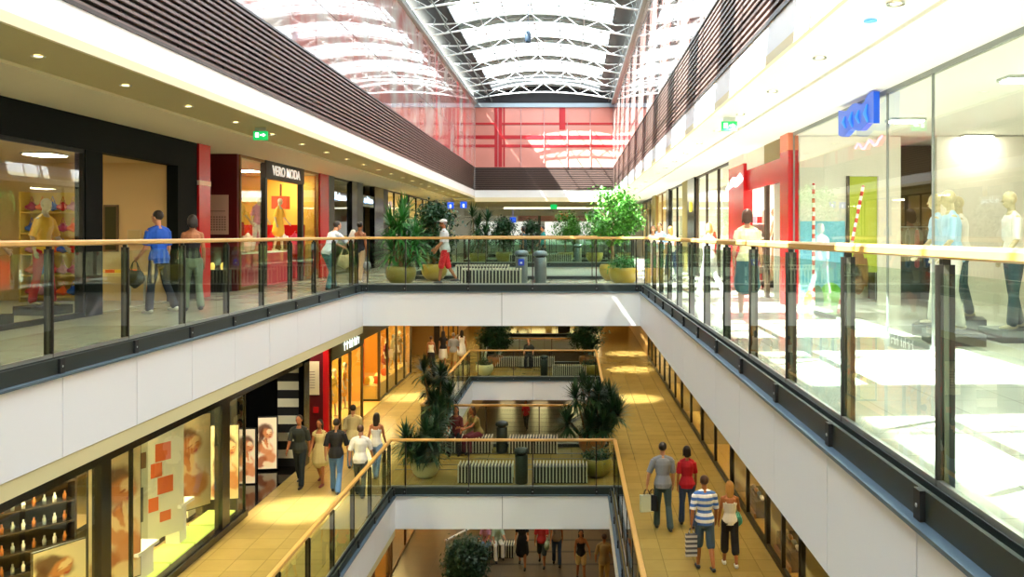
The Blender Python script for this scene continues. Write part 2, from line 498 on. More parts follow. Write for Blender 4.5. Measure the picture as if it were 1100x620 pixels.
# roof
roof_solid = M('dark roof edge sheeting', '#131c19', .6, bump=.2)
tr_white = M('white steel tube', '#e9eeec', .4)
tr_grey = M('grey green steel', '#6d7b77', .5, .3)
def zr(x):
    u = (x + 1.4) / 2.85
    return 8.95 + .42 * (1 - u * u)
DL, DR = -4.15, 1.45
m = MB(roof_solid); m.box(LU - .12, DL, -2, YE + .2, 8.93, 9.0); struct(m.build('roof_edge_left'))
m = MB(roof_solid); m.box(DR, 2.37, -2, YE + .2, 8.93, 9.0); struct(m.build('roof_edge_right'))
m = MB(roof_glass); N = 8
for i in range(N):
    x0 = DL + (DR - DL) * i / N; x1 = DL + (DR - DL) * (i+1) / N
    m.quad((x0, -2, zr(x0)), (x1, -2, zr(x1)), (x1, YE + .1, zr(x1)), (x0, YE + .1, zr(x0)))
struct(m.build('roof_glazing'))
# glazing bars, lengthwise beams
m = MB(M('grey glazing bar', '#8f9693', .5))
y = -1.5
while y < YE:
    for i in range(N):
        x0 = DL + (DR - DL) * i / N; x1 = DL + (DR - DL) * (i+1) / N
        m.tube([(x0, y, zr(x0) - .03), (x1, y, zr(x1) - .03)], [.03, .03], 4, cap=False, smooth=False)
    y += .92
for x in (-3.3, -2.4, -1.4, -.45, .45): m.tube([(x, -2, zr(x) - .04), (x, YE, zr(x) - .04)], [.03, .03], 5, cap=False)
struct(m.build('roof_glazing_bars'))
# translucent panels between the glazing, one per bay
frit = M('pale grey roof panel', '#8c9089', .6)
m = MB(frit); y = 2.75
while y < YE - 1:
    for i in range(N):
        x0 = DL + (DR - DL) * i / N; x1 = DL + (DR - DL) * (i+1) / N
        m.add([(x0, y, zr(x0) + .02), (x1, y, zr(x1) + .02), (x1, y + 1.35, zr(x1) + .02), (x0, y + 1.35, zr(x0) + .02)], [(0, 1, 2, 3)])
    y += 3.66
struct(m.build('roof_panels'))
m = MB(M('pale grey edge beam', '#a7aeae', .4, .3))
m.box(LU, LU + .12, -2, YE, 8.35, 8.5); m.box(2.13, 2.25, -2, YE, 8.35, 8.5); struct(m.build('roof_edge_beam'))
# bowstring trusses
tm = MB(tr_white)
bx0, bx1 = LU + .05, 2.2
def zt(x): return 8.45 + .36 * (1 - ((x + 1.5) / 3.7) ** 2)
K = 12; xs = [bx0 + (bx1 - bx0) * i / K for i in range(K + 1)]
tm.tube([(x, 0, zt(x)) for x in xs], [.036] * (K + 1), 6, side=(0, 1, 0))
tm.tube([(x, 0, 8.86 + (zr(min(max(x, DL), DR)) - 8.95)) for x in xs], [.032] * (K + 1), 6, side=(0, 1, 0))
for i in range(K):
    a = xs[i]; b = xs[i + 1]
    za = 8.86 + (zr(min(max(a, DL), DR)) - 8.95)
    zb = 8.86 + (zr(min(max(b, DL), DR)) - 8.95)
    if i % 2: tm.tube([(a, 0, zt(a)), (b, 0, zb)], [.014, .014], 5)
    else: tm.tube([(a, 0, za), (b, 0, zt(b))], [.014, .014], 5)
first = None; y = 2.4
bm = MB(tr_grey)
for x in (-4.95, -4.55, 1.85): bm.tube([(x, 0, 8.8), (x + .35, 1.8, 8.6), (x, 3.6, 8.8)], [.02] * 3, 5)
for x in (LU + .1, 2.0, -4.3): bm.tube([(x, 0, 8.55), (x, 3.66, 8.55)], [.025] * 2, 5)
bf = None
while y < YE:
    if first is None:
        first = struct(tm.build('roof_truss', None, (0, y, 0))); bf = struct(bm.build('roof_bracing', None, (0, y, 0)))
    else:
        c = first.copy(); COL.objects.link(c); c.location = (0, y, 0)
        c = bf.copy(); COL.objects.link(c); c.location = (0, y, 0)
    y += 3.66

# outer walls (keep daylight out of the galleries) and back walls
sbox('wall_left', M('outer wall plaster', '#b8a67c', .8), XO - .2, XO, -2, YB, ZG, 3.75)
sbox('wall_right', M('outer wall plaster'), XP, XP + .2, -2, YB, ZG, 3.75)
sbox('wall_back', white2, XO, XP, YB, YB + .2, ZG, 3.4)
sbox('wall_front', white2, XO, XP, -2.2, -2, ZG, 9.3)
sbox('roof_slab', white2, XO, LU - .12, -2, YE, 3.76, 3.9); sbox('roof_slab', white2, 2.37, XP, -2, YE, 3.76, 3.9)
sbox('roof_slab', white2, XO, XP, YE + .2, YB, 3.4, 3.6)

# ------------------------------------------------------------------ lamps
emit_w = M('warm lamp lens', '#fff0c8', .4, emit=3.5, ecol='#ffe9b4')
emit_c = M('cool lamp lens', '#ffffff', .4, emit=10)
def downlight_proto():
    t = thing('ceiling_downlight', 'small round downlight set in the beige ceiling', 'light', (0, 0, 0))
    MB(light_steel).lathe([(.075, -.012), (.075, 0), (.055, 0), (.045, .004)], 16, close=False).build('trim_ring', t)
    MB(emit_w).lathe([(.045, -.004), (.045, .0)], 12).build('lamp_lens', t)
    return t
def spot(loc, power, size=100, blend=.6, col=(1, .82, .55), rad=.06, parent=None):
    key = (power, size, blend, col, rad)
    if key not in LIGHTN:
        d = bpy.data.lights.new('downlight', 'SPOT'); d.energy = power; d.spot_size = R(size); d.spot_blend = blend
        d.color = col; d.shadow_soft_size = rad; LIGHTN[key] = d
    o = bpy.data.objects.new('downlight', LIGHTN[key]); COL.objects.link(o); o.location = loc
    if parent: o.parent = parent
    return o
ORD = 'first second third fourth fifth sixth seventh eighth ninth tenth eleventh twelfth thirteenth fourteenth fifteenth sixteenth seventeenth eighteenth nineteenth twentieth twenty-first twenty-second twenty-third twenty-fourth twenty-fifth'.split()
dl = downlight_proto(); firstd = True
def place_dl(x, y, z, label, group=None, power=0, size=100, col=(1, .82, .55)):
    global firstd
    if firstd: dl.location = (x, y, z); dl['label'] = label; dl['group'] = group or 'downlights'; o = dl; firstd = False
    else: o = dup(dl, (x, y, z), 0, label, group)
    if power: spot((x, y, z - .05), power, size, .7, col)
    return o
y = 4.0; k = 0
while y < 46:
    place_dl(-5.85, y, 3.31, 'small round downlight in beige ceiling by the louvres, %s from the camera' % ORD[k], 'downlights of the dark-shop gallery', 120 if k % 2 else 0, 130, (1, .86, .6))
    y += 1.9; k += 1
y = 5.2; k = 0
while y < 46:
    place_dl(2.75, y, 3.31, 'small round downlight in pale ceiling of sunny gallery, %s from the camera' % ORD[k], 'downlights of the sunny gallery', 220 if k % 2 == 0 else 0, 140, (1, .96, .88))
    y += 2.3; k += 1
# middle and ground levels
WARM = (1, .80, .47)
for i in range(14):
    y = 5 + i * 3.3
    place_dl(-5.9, y, ZM + 4.14, 'round warm downlight under slab of dark-fronted middle gallery, %s from the camera' % ORD[i], 'downlights of the middle gallery by the cosmetics shop', 170, 100, WARM)
    place_dl(2.9, y + 1.2, ZM + 4.14, 'round warm downlight under slab of narrow middle gallery, %s from the camera' % ORD[i], 'downlights of the narrow middle gallery', 120, 100, WARM)
for x, y, nm in ((-6.3, 20.6, 'the glossy black entrance'), (-6.3, 34.8, 'the amber shops'), (2.4, 34.5, 'the bushy yucca side'), (2.8, 41.9, 'the second middle bridge'), (3.0, 47.5, 'the far olive shop')):
    place_dl(x, y, ZM + 4.135, 'strong narrow downlight making a bright pool on the floor by %s' % nm, None, 1500, 36, (1, .93, .75))
for x, y, nm in ((-8.0, 25.6, 'the red recess'), (-8.7, 22.3, 'the glossy black floor')):  # extra lamps added to brighten the dark recess and the entrance
    place_dl(x, y, ZM + 4.135, 'added fill downlight above %s' % nm, None, 160, 120, (1, .93, .75))
for i in range(8):
    y = 24 + i * 4.6
    place_dl(-5.2, y, ZG + 4.14, 'round warm downlight over ground floor walkway by yellow shop, %s from the camera' % ORD[i], 'ground floor walkway downlights', 55, 100, WARM)
    place_dl(2.3, y, ZG + 4.14, 'round warm downlight over ground floor by plain shops, %s from the camera' % ORD[i], 'ground floor downlights by plain shops', 16, 100, WARM)
for a, b in BR:
    for x in (-3.3, -.3):
        place_dl(x, (a + b)/2, ZM + 4.14, 'round downlight under the %s upper bridge slab, %s one' % ('first' if a < 30 else 'second', 'dark shop side' if x < -2 else 'sunny side'), 'downlights under the upper bridges', 60, 120, WARM)
        place_dl(x, (a + b)/2, ZG + 4.14, 'round downlight under the %s middle bridge slab, %s one' % ('first' if a < 30 else 'second', 'amber shop side' if x < -2 else 'olive shop side'), 'downlights under the middle bridges', 22, 120, WARM)
# ------------------------------------------------------------------ people
SKIN = M('skin', '#c98f6a', .55); SKIN2 = M('tanned skin', '#a8693f', .55)
HAIR_D = M('dark brown hair', '#1c120c', .5); HAIR_B = M('blonde hair', '#b98a4a', .5); HAIR_M = M('brown hair', '#4a2c18', .5)
EYE_M = M('eye', '#1a1412', .3); LIP = M('lips', '#8e4038', .5)
def ldir(side, a, c): return Vector((side * math.sin(c), math.sin(a) * math.cos(c), -math.cos(a) * math.cos(c)))
def person(label, loc, face, H=1.75, fem=False, skin=SKIN, hair=HAIR_D, hs='short', top=None, sleeve=.5, topm=None,
           bottom='trousers', botm=None, shoe=None, legs=(18, -14), knees=(4, 22), arms=((-12, 8, 12), (14, 8, 20)),
           lean=3, sit=False, turn=0, group=None, vox=.009, cap=None, tz=None, name='person'):
    """face: heading in degrees, 0 = away from the camera (+Y), 180 = towards it"""
    t = thing(name, label, 'person', (loc[0], loc[1], loc[2]), R(face), group)
    k = H / 1.75
    fem_ = fem
    sw = .145 if fem else .178
    ps = Vector((0, 0, .93)); ln = R(lean)
    up = Vector((0, math.sin(ln), math.cos(ln)))
    J = lambda h: ps + up * (h - .93)
    hipw = .085
    L = {}
    for sd, la, kb in ((-1, legs[0], knees[0]), (1, legs[1], knees[1])):
        a = R(la); b = R(kb)
        hip = ps + Vector((sd * hipw, 0, -.03)); kn = hip + ldir(sd, a, R(2 if not sit else 6)) * .43
        an = kn + ldir(sd, a - b, R(1)) * .42
        L[sd] = (hip, kn, an)
    minz = min(L[1][2].z, L[-1][2].z) - .075
    off = Vector((0, 0, -minz))
    ps = ps + off
    L = {s_: tuple(p + off for p in v) for s_, v in L.items()}
    A = {}
    for sd, ar in ((-1, arms[0]), (1, arms[1])):
        a, c, b = map(R, ar)
        sh = J(1.395) + Vector((sd * sw, 0, 0)); el = sh + ldir(sd, a, c) * .29
        wr = el + ldir(sd, a + b, c * .3) * .25
        A[sd] = (sh, el, wr, ldir(sd, a + b * 1.15, c * .2))
    tw = .92 if fem else 1.0
    rings = [(.86, .13, .105), (.93, .162 if fem else .157, .12), (1.02, .14*tw, .108), (1.10, .115*tw, .09), (1.2, .135*tw, .10), (1.31, .16*tw, .112), (1.39, .155*tw, .095), (1.44, .10*tw, .07)]
    def torso(m, infl, lo, hi, n=14, flare=0):
        P = []; Q = []
        for h, a, b in rings:
            if lo <= h <= hi: P.append(J(h)); Q.append((a + infl + flare * max(0, 1.1 - h), b + infl + flare * max(0, 1.1 - h)))
        if lo > .5:
            P[0:0] = [J(lo)]; a0, b0 = Q[0]; Q[0:0] = [(a0 + .004, b0 + .004)]
            m.tube(P, Q, n, side=(1, 0, 0), cap=False)
        else: m.tube(P, Q, n, side=(1, 0, 0))
        if hi > 1.4:
            for sd in (-1, 1): m.tube([J(1.455) + Vector((sd*.035, -.01, 0)), A[sd][0] + Vector((-sd*.02, 0, .0))], [.036 + infl, .05*tw + infl], 8)
    def neckhead(m):
        m.tube([J(1.42), J(1.47), J(1.56)], [.06, .05, .05], 10)
    tr = R(turn); hc = J(1.64) + Vector((0, .015, 0))
    HM = Matrix.Translation(hc) @ Matrix.Rotation(tr, 4, 'Z')
    def head(m):
        m.T = HM
        m.ell((0, 0, .015), (.073, .092, .098), 14, 10); m.ell((0, .022, -.05), (.055, .062, .065), 12, 8)
        m.tube([(0, .085, .0), (0, .103, -.028)], [.010, .013], 6)
        m.ell((0, .082, -.062), (.024, .014, .008), 8, 5)
        for s_ in (-1, 1): m.ell((s_ * .075, -.005, -.01), (.012, .02, .03), 8, 6)
        m.T = None
    def arm(m, infl=0, frac=1.0, hand=True):
        for sd in (-1, 1):
            sh, el, wr, hd = A[sd]
            if frac >= 1: m.tube([sh, (sh + el)/2, el, (el + wr)/2, wr], [.052*tw + infl, .046*tw + infl, .038*tw + infl, .036*tw + infl, .026*tw + infl], 10)
            else:
                e = sh.lerp(el, frac * 2) if frac < .5 else el.lerp(wr, frac * 2 - 1)
                P = [sh, e] if frac <= .5 else [sh, el, e]
                m.tube(P, [.052*tw + infl] + [.05*tw + infl] * (len(P) - 1), 10, cap=False)
            if hand:
                u = Vector((0, 1, 0)); u = (u - hd * u.dot(hd)).normalized()
                pl = wr + hd * .075
                m.tube([wr, wr + hd * .035, pl], [(.028, .018), (.038, .016), (.036, .014)], 8, side=u)
                w = hd.cross(u) * (-sd)
                for q, (o_, ln_) in enumerate(((.028, .062), (.010, .072), (-.010, .068), (-.028, .052))):
                    b0 = pl + u * o_ - hd * .01
                    m.tube([b0, b0 + hd * ln_ * .55 + w * .004, b0 + hd * ln_ * .9 + w * .025], [.0088, .0082, .007], 6)
                b0 = wr + hd * .025 + u * .025
                m.tube([b0, b0 + u * .025 + hd * .03, b0 + u * .03 + hd * .058], [.011, .0095, .0075], 6)
    def leg(m, infl=0, to=1.0, foot=True, flare=0):
        for sd in (-1, 1):
            hp, kn, an = L[sd]
            if to >= 1: m.tube([hp, hp.lerp(kn, .5), kn, kn.lerp(an, .35), kn.lerp(an, .97)], [.086 + infl, .070 + infl, .05 + infl, .052 + infl, .034 + infl + flare], 10)
            else:
                P = [hp, hp.lerp(kn, .5)] + ([kn, kn.lerp(an, to * 2 - 1)] if to > .5 else [hp.lerp(kn, to * 2)])
                m.tube(P, [.09 + infl, .075 + infl, .058 + infl + flare] + ([.056 + infl + flare] if to > .5 else []), 10)
            if foot: foot_(m, an, 0)
    def foot_(m, an, infl):
        z0 = an.z - .045
        m.tube([(an.x, an.y - .045, z0 + .005), (an.x, an.y + .06, z0 - .002), (an.x, an.y + .15, z0 - .012)], [(.034 + infl, .034 + infl), (.04 + infl, .03 + infl), (.034 + infl, .018 + infl)], 8, side=(1, 0, 0))
    def fin(m, nm, v=None, sub=False):
        m.smooth = True
        o = m.build(nm, t)
        o.scale = (k, k, k)
        md = o.modifiers.new('merge', 'REMESH'); md.mode = 'VOXEL'; md.voxel_size = v or vox; md.use_smooth_shade = True
        sm = o.modifiers.new('soften', 'SMOOTH'); sm.factor = .5; sm.iterations = 2
        return o
    m = MB(skin); torso(m, 0, 0, 2); neckhead(m); head(m); arm(m); leg(m); fin(m, 'body', min(vox, .008))
    # hair
    if hair is not None: m = MB(hair)
    else: m = MB(skin)
    m.T = HM; m.ell((0, -.022, .035), (.085, .092, .093), 14, 10)
    if hs in ('long', 'bob', 'medium'):
        ln_ = {'long': -.34, 'bob': -.10, 'medium': -.2}[hs]
        m.tube([(0, -.05, .03), (0, -.07, -.06), (0, -.085, ln_)], [(.085, .06), (.088, .05), (.06, .03)], 12)
        for s_ in (-1, 1): m.tube([(s_ * .07, -.01, .03), (s_ * .078, -.02, max(ln_, -.15))], [.022, .016], 8)
    if hs == 'bun': m.ell((0, -.12, .05), (.04, .04, .04))
    m.T = None
    if hair is not None: fin(m, 'hair', .008)
    for s_ in ((-1, 1) if hair is not None else ()):
        m = MB(EYE_M); m.T = HM; m.ell((s_ * .03, .086, .008), (.011, .006, .006), 8, 5); m.build('eye', t).scale = (k,)*3
    m = MB(LIP if hair is not None else skin); m.T = HM; m.ell((0, .094, -.06), (.022, .006, .006), 8, 4); m.build('mouth', t).scale = (k,)*3
    if cap:
        m = MB(cap); m.T = HM; m.ell((0, -.01, .055), (.09, .105, .07)); m.box(-.06, .06, .08, .17, .05, .06); m.T = None; fin(m, 'cap', .009)
    # clothes
    if topm:
        m = MB(topm)
        if top == 'strap':
            torso(m, .012, .86, 1.32)
            for s_ in (-1, 1): m.tube([J(1.3) + Vector((s_*.085, .1, 0)), J(1.44) + Vector((s_*.085, 0, .0)), J(1.3) + Vector((s_*.085, -.1, 0))], [.016]*3, 6)
        elif top == 'bandeau': torso(m, .012, .95, 1.35)
        elif top == 'dress':
            torso(m, .014, 1.0, 1.41)
            if sleeve: arm(m, .014, sleeve, False)
            m.tube([J(1.12), J(.95), J(.62 if tz is None else tz)], [(.13, .11), (.19, .15), (.24, .2)], 14)
        else:
            torso(m, .02 if not fem else .012, .84, 1.45, flare=.08)
            if sleeve: arm(m, .014, sleeve, False)
        fin(m, {'strap': 'tank_top', 'dress': 'dress', 'bandeau': 'strapless_top'}.get(top, 'shirt'))
    if botm:
        m = MB(botm)
        if bottom == 'skirt' and not sit:
            e = .58 if tz is None else tz
            m.tube([J(1.0), J(.92), J(e) + off * 0], [(.14, .11), (.175, .14), (.215, .17)], 14)
        else:
            hi = J(.98); m.tube([J(.99), J(.9), J(.84)], [(.142, .115), (.165, .125), (.145, .11)], 14)
            to = {'trousers': 1.0, 'shorts': .34, 'knee': .53, 'capri': .72, 'skirt': .4}[bottom]
            leg(m, .014, to, False, .022 if to >= 1 else .016)
        fin(m, {'skirt': 'skirt', 'shorts': 'shorts', 'knee': 'shorts'}.get(bottom, 'trousers'))
    if shoe:
        for sd in (-1, 1):
            m = MB(shoe); foot_(m, L[sd][2], .008); fin(m, 'shoe', .01)
    return t, {s_: tuple(p * k for p in v) for s_, v in A.items()}, k

def at(x, Y, z=0):
    """world point on a floor of height z for a photo column x at distance Y"""
    return ((x - 614) * Y / 950, Y, z)
jean = M('blue denim', '#2f4468', .8, noise=.2, nscale=20); jeanlight = M('light blue denim', '#6d8fb4', .8)
dk = M('black cloth', '#14141a', .8); dkgrey = M('charcoal cloth', '#2b3330', .8); wcl = M('white cotton', '#e9e6dc', .8)
grey_tee = M('grey cotton', '#8b8f95', .8); red_tee = M('red cotton', '#c2182a', .8); bluec = M('royal blue cotton', '#1452c0', .8)
creamc = M('cream cotton', '#d9c98f', .8); khaki = M('khaki cloth', '#a58c58', .8); teal = M('teal cloth', '#2f8f93', .8)
greenb = M('dark blue green cloth', '#2e4a52', .8); leather = M('dark shoe leather', '#17120f', .4); pale_shoe = M('pale shoe', '#d8d4c8', .6)
greentr = M('grey green linen', '#6c7a66', .8); pinkc = M('pink cloth', '#c88aa0', .8)
polo = bandmat('blue and white striped knit', ('#e9ecf2', '#3f6ec0'), .115, .52, .8)

P = {}
# upper left gallery
P['blue'] = person('man in royal blue shirt and dark trousers walking by the beige doorway', at(171, 15.2), 62, 1.74, top='shirt', topm=bluec, sleeve=.42, botm=M('dark navy cloth', '#1b2230', .8), shoe=pale_shoe, legs=(10, -8), arms=((8, 8, 40), (4, 8, 12)), turn=14)
P['bandeau'] = person('woman with curly dark hair, black strapless top and grey green trousers near red pylon', at(207, 15.6), 30, 1.68, True, SKIN2, HAIR_D, 'bob', 'bandeau', 0, dk, 'trousers', greentr, dk, legs=(12, -6), arms=((20, 10, 40), (-6, 8, 10)))
P['lean'] = person('person in pale blue white shirt and jeans bending forward by the dark shop', (-5.95, 21.6, 0), -40, 1.72, top='shirt', topm=M('pale blue cotton', '#cfdbe6', .8), sleeve=.5, botm=M('faded teal denim', '#4b7f8d', .8), shoe=leather, lean=22, legs=(20, 6), arms=((40, 10, 30), (50, 8, 20)), turn=-10)
P['blacktop'] = person('woman in black sleeveless top and beige trousers with white jacket on shoulder', at(386, 24.4), -12, 1.68, True, SKIN2, HAIR_D, 'bun', 'strap', 0, dk, 'trousers', M('sand linen', '#b7a27a', .8), pale_shoe, legs=(9, -6), arms=((4, 14, 40), (-8, 12, 14)))
P['cap'] = person('person in white cap, pale grey shirt and bright red shorts by bowl planter', at(478, 24.5), 95, 1.76, skin=SKIN2, hair=M('grey hair', '#8a8680', .6), top='shirt', topm=M('pale grey cotton', '#c3c6c3', .8), sleeve=.48, bottom='knee', botm=M('bright red cloth', '#d6202c', .8), shoe=leather, legs=(12, -10), arms=((10, 8, 25), (16, 8, 30)), cap=wcl)
P['teal'] = person('person in teal shirt seen over the handrail beyond the upper bridge', at(584, 41.0), 100, 1.74, top='shirt', topm=teal, sleeve=.5, botm=dkgrey, shoe=leather, vox=.014)
P['greenp'] = person('person in dark green shirt beyond the upper bridge beside grey bin', at(563, 40.6), 70, 1.7, True, hs='bob', top='shirt', topm=greenb, sleeve=.5, botm=dk, shoe=leather, vox=.014)
P['far white'] = person('person in white top standing beyond capped walker on upper bridge', at(497, 38.0), 10, 1.7, True, hs='long', top='shirt', topm=wcl, sleeve=.3, botm=khaki, shoe=leather, vox=.014)
P['far white'][0].location = (-5.75, 36.0, 0)
# upper right gallery
P['yellowtop'] = person('woman with dark bob in pale yellow blouse and teal skirt facing red shop', (2.86, 14.4, 0), -14, 1.74, True, SKIN, HAIR_M, 'bob', 'shirt', .28, M('pale yellow blouse', '#eadfae', .8), 'skirt', M('deep teal cloth', '#3f6268', .8), pale_shoe, legs=(8, -6), tz=.5, arms=((-6, 12, 20), (8, 12, 24)))
P['bluefar'] = person('person in light blue shirt farther along the sunny gallery', (2.85, 28.6, 0), 160, 1.72, top='shirt', topm=M('light blue cotton', '#9fbfe6', .8), sleeve=.48, botm=khaki, shoe=leather, vox=.012)
P['blondfar'] = person('blonde person in white blouse farther along the sunny gallery', (3.3, 29.4, 0), 10, 1.62, True, hair=HAIR_B, hs='medium', top='shirt', topm=wcl, sleeve=.3, botm=jean, shoe=leather, vox=.012)
P['redbag'] = person('person in white clothes walking beside the ficus planter', (2.45, 26.6, 0), 170, 1.62, True, hair=HAIR_M, hs='medium', top='shirt', topm=wcl, sleeve=.3, botm=M('pale pink cloth', '#e0b8b4', .8), shoe=pale_shoe, vox=.012)
P['whitefar'] = person('person in white jacket by the olive column of sunny gallery', (3.0, 19.2, 0), 40, 1.6, True, hair=HAIR_B, hs='bob', top='shirt', topm=wcl, sleeve=.9, botm=M('white denim', '#dcdcd8', .8), shoe=pale_shoe, vox=.012)
# middle left gallery
P['dtee'] = person('man in dark printed T-shirt and jeans walking towards the lightbox posters', at(322, 22.5, ZM), 176, 1.8, skin=SKIN2, topm=dkgrey, sleeve=.48, botm=M('dark denim', '#1d2a30', .8), shoe=leather, legs=(14, -12), knees=(4, 20))
P['creamdress'] = person('woman with long hair in cream dress beside man in dark T-shirt', at(344, 22.6, ZM), 172, 1.66, True, SKIN2, HAIR_D, 'long', 'dress', .15, creamc, botm=None, shoe=M('red brown shoe', '#6d2c22', .5), legs=(10, -10), tz=.62)
P['blackshirt'] = person('man in black shirt and blue jeans walking away, middle gallery', at(361, 21.9, ZM), 2, 1.82, topm=dk, sleeve=.5, botm=M('bright blue denim', '#4f76a8', .8), shoe=leather, legs=(14, -10), arms=((-10, 12, 20), (12, 12, 24)))
P['whiteback'] = person('dark haired man in cream shirt half hidden behind white-shirted man', at(379, 24.0, ZM), 8, 1.78, topm=creamc, sleeve=.5, botm=jeanlight, shoe=leather)
P['whiteshirt'] = person('man in loose white shirt walking away with hands low, middle gallery', at(387, 21.6, ZM), 4, 1.74, hair=HAIR_M, topm=wcl, sleeve=.45, botm=dkgrey, shoe=leather, arms=((-8, 14, 18), (10, 14, 24)))
P['whitetank'] = person('woman with long dark hair in white tank top and jeans', at(404, 23.3, ZM), -6, 1.7, True, SKIN2, HAIR_D, 'long', 'strap', 0, wcl, 'trousers', jeanlight, leather)
P['f1'] = person('woman in white top and black skirt, distant group by tan wall', at(463, 41.6, ZM), 0, 1.62, True, SKIN2, HAIR_M, 'bun', 'strap', 0, wcl, 'skirt', dk, pale_shoe, vox=.014, tz=.45)
P['f2'] = person('woman in dark top and white skirt, distant group by tan wall', at(476, 42.6, ZM), 0, 1.76, True, SKIN2, HAIR_D, 'long', 'shirt', .2, dk, 'skirt', wcl, pale_shoe, vox=.014, tz=.5)
P['f3'] = person('man in grey shirt and shorts, distant group by tan wall', at(487, 41.8, ZM), 0, 1.76, skin=SKIN2, hair=M('grey hair', '#8a8680'), topm=grey_tee, sleeve=.5, bottom='knee', botm=khaki, shoe=leather, vox=.014)
P['f4'] = person('woman with long dark hair in white dress, distant group by tan wall', at(496, 43.4, ZM), 0, 1.7, True, SKIN2, HAIR_D, 'long', 'dress', 0, wcl, botm=None, shoe=pale_shoe, vox=.014)
# middle right gallery
P['greytee'] = person('man in grey T-shirt and dark jeans carrying shopping bags', at(712, 19.2, ZM), 2, 1.86, topm=grey_tee, sleeve=.46, botm=M('green grey denim', '#33474a', .8), shoe=leather, legs=(10, -14), knees=(2, 18), arms=((-6, 22, 14), (4, 8, 10)))
P['redtee'] = person('woman with short dark hair in red T-shirt and blue jeans', at(738, 19.4, ZM), -2, 1.74, True, SKIN2, HAIR_D, 'bob', 'shirt', .42, red_tee, 'trousers', jean, leather, legs=(12, -10), arms=((-6, 10, 10), (8, 10, 12)))
P['polo'] = person('man in blue and white striped polo and denim shorts', at(757, 16.9, ZM), 4, 1.76, skin=SKIN2, hair=HAIR_M, topm=polo, sleeve=.48, bottom='knee', botm=M('slate denim', '#3e5670', .8), shoe=M('dark trainer', '#20242a', .6), legs=(8, -8), arms=((-10, 12, 14), (4, 10, 14)))
P['blond'] = person('blonde woman in white tank top and black capri trousers with teal bag', at(784, 17.1, ZM), -4, 1.6, True, SKIN2, HAIR_B, 'medium', 'strap', 0, wcl, 'capri', dk, pale_shoe, legs=(8, -8), arms=((2, 12, 14), (14, 12, 70)))
# middle bridge, seated
P['sit1'] = person('person in dark red clothes seated on bench beyond middle bridge planters', at(490, 26.0, ZM), 180, 1.72, True, SKIN2, HAIR_D, 'medium', 'shirt', .5, M('wine red cloth', '#5c1d22', .8), 'trousers', dk, leather, legs=(85, 85), knees=(88, 88), arms=((30, 8, 40), (30, 8, 40)), sit=True)
P['sit2'] = person('person in olive top and plum trousers seated sideways on middle bridge bench', at(514, 26.0, ZM), 130, 1.72, True, SKIN2, HAIR_M, 'long', 'shirt', .3, M('olive cloth', '#8a7c42', .8), 'trousers', M('plum cloth', '#6a2c3c', .8), leather, legs=(85, 80), knees=(88, 80), arms=((50, 8, 30), (40, 8, 40)), lean=18, sit=True)
P['redfar'] = person('distant person in red top on the ground floor behind slatted bench', at(565, 52.0, ZG), 170, 1.7, True, SKIN2, HAIR_D, 'bob', 'shirt', .5, red_tee, 'trousers', dk, leather, vox=.014)
P['bridgefar'] = person('person in dark clothes seated on far middle bridge bench', at(568, 42.9, ZM), 180, 1.7, topm=dkgrey, sleeve=.5, botm=dk, shoe=leather, legs=(85, 85), knees=(88, 88), arms=((30, 8, 40), (30, 8, 40)), sit=True, vox=.014)
# ground floor
P['gb'] = person('woman in black knee-length dress walking on the striped ground floor', at(561, 30.4, ZG), 178, 1.76, True, SKIN2, HAIR_D, 'bob', 'dress', .3, dk, botm=None, shoe=leather, legs=(14, -12), tz=.52, arms=((10, 12, 70), (6, 12, 50)))
P['gr'] = person('person in red top carrying backpack, dark shorts, on striped ground floor', at(582, 30.6, ZG), 176, 1.68, False, SKIN2, HAIR_M, 'short', 'shirt', .45, M('coral red cloth', '#c9383c', .8), 'knee', dkgrey, leather, arms=((30, 8, 70), (6, 8, 10)))
P['gj'] = person('long haired blonde woman in blue jeans on striped ground floor', at(598, 30.6, ZG), 178, 1.74, True, SKIN2, HAIR_B, 'long', 'shirt', .3, M('taupe cloth', '#8d7a66', .8), 'trousers', jean, leather, legs=(6, -4))
P['gs'] = person('woman in black top and cream shorts striding across the ground floor', at(624, 29.2, ZG), 182, 1.7, True, SKIN2, HAIR_D, 'medium', 'strap', 0, dk, 'shorts', creamc, leather, legs=(10, -6), arms=((6, 26, 20), (-4, 10, 14)))
P['gk'] = person('man in khaki shirt and trousers walking away on ground floor', at(649, 28.5, ZG), -6, 1.78, skin=SKIN2, hair=HAIR_M, topm=khaki, sleeve=.5, botm=M('light khaki cloth', '#b79c5e', .8), shoe=leather, legs=(14, -12), arms=((-12, 16, 40), (10, 16, 40)))
P['ga'] = person('seated woman with red hair and pink top on ground floor bench', at(523, 31.4, ZG), 165, 1.7, True, SKIN2, M('auburn hair', '#6a2a14', .5), 'medium', 'shirt', .3, pinkc, 'trousers', jeanlight, leather, legs=(85, 85), knees=(85, 70), arms=((40, 8, 40), (30, 8, 40)), lean=14, sit=True)
P['gc'] = person('seated person in mint and white clothes on ground floor bench', at(534, 31.4, ZG), 195, 1.7, True, SKIN, HAIR_M, 'bob', 'shirt', .5, M('mint cloth', '#a8c4b0', .8), 'trousers', wcl, leather, legs=(85, 75), knees=(85, 60), arms=((40, 8, 40), (30, 8, 40)), lean=10, sit=True)

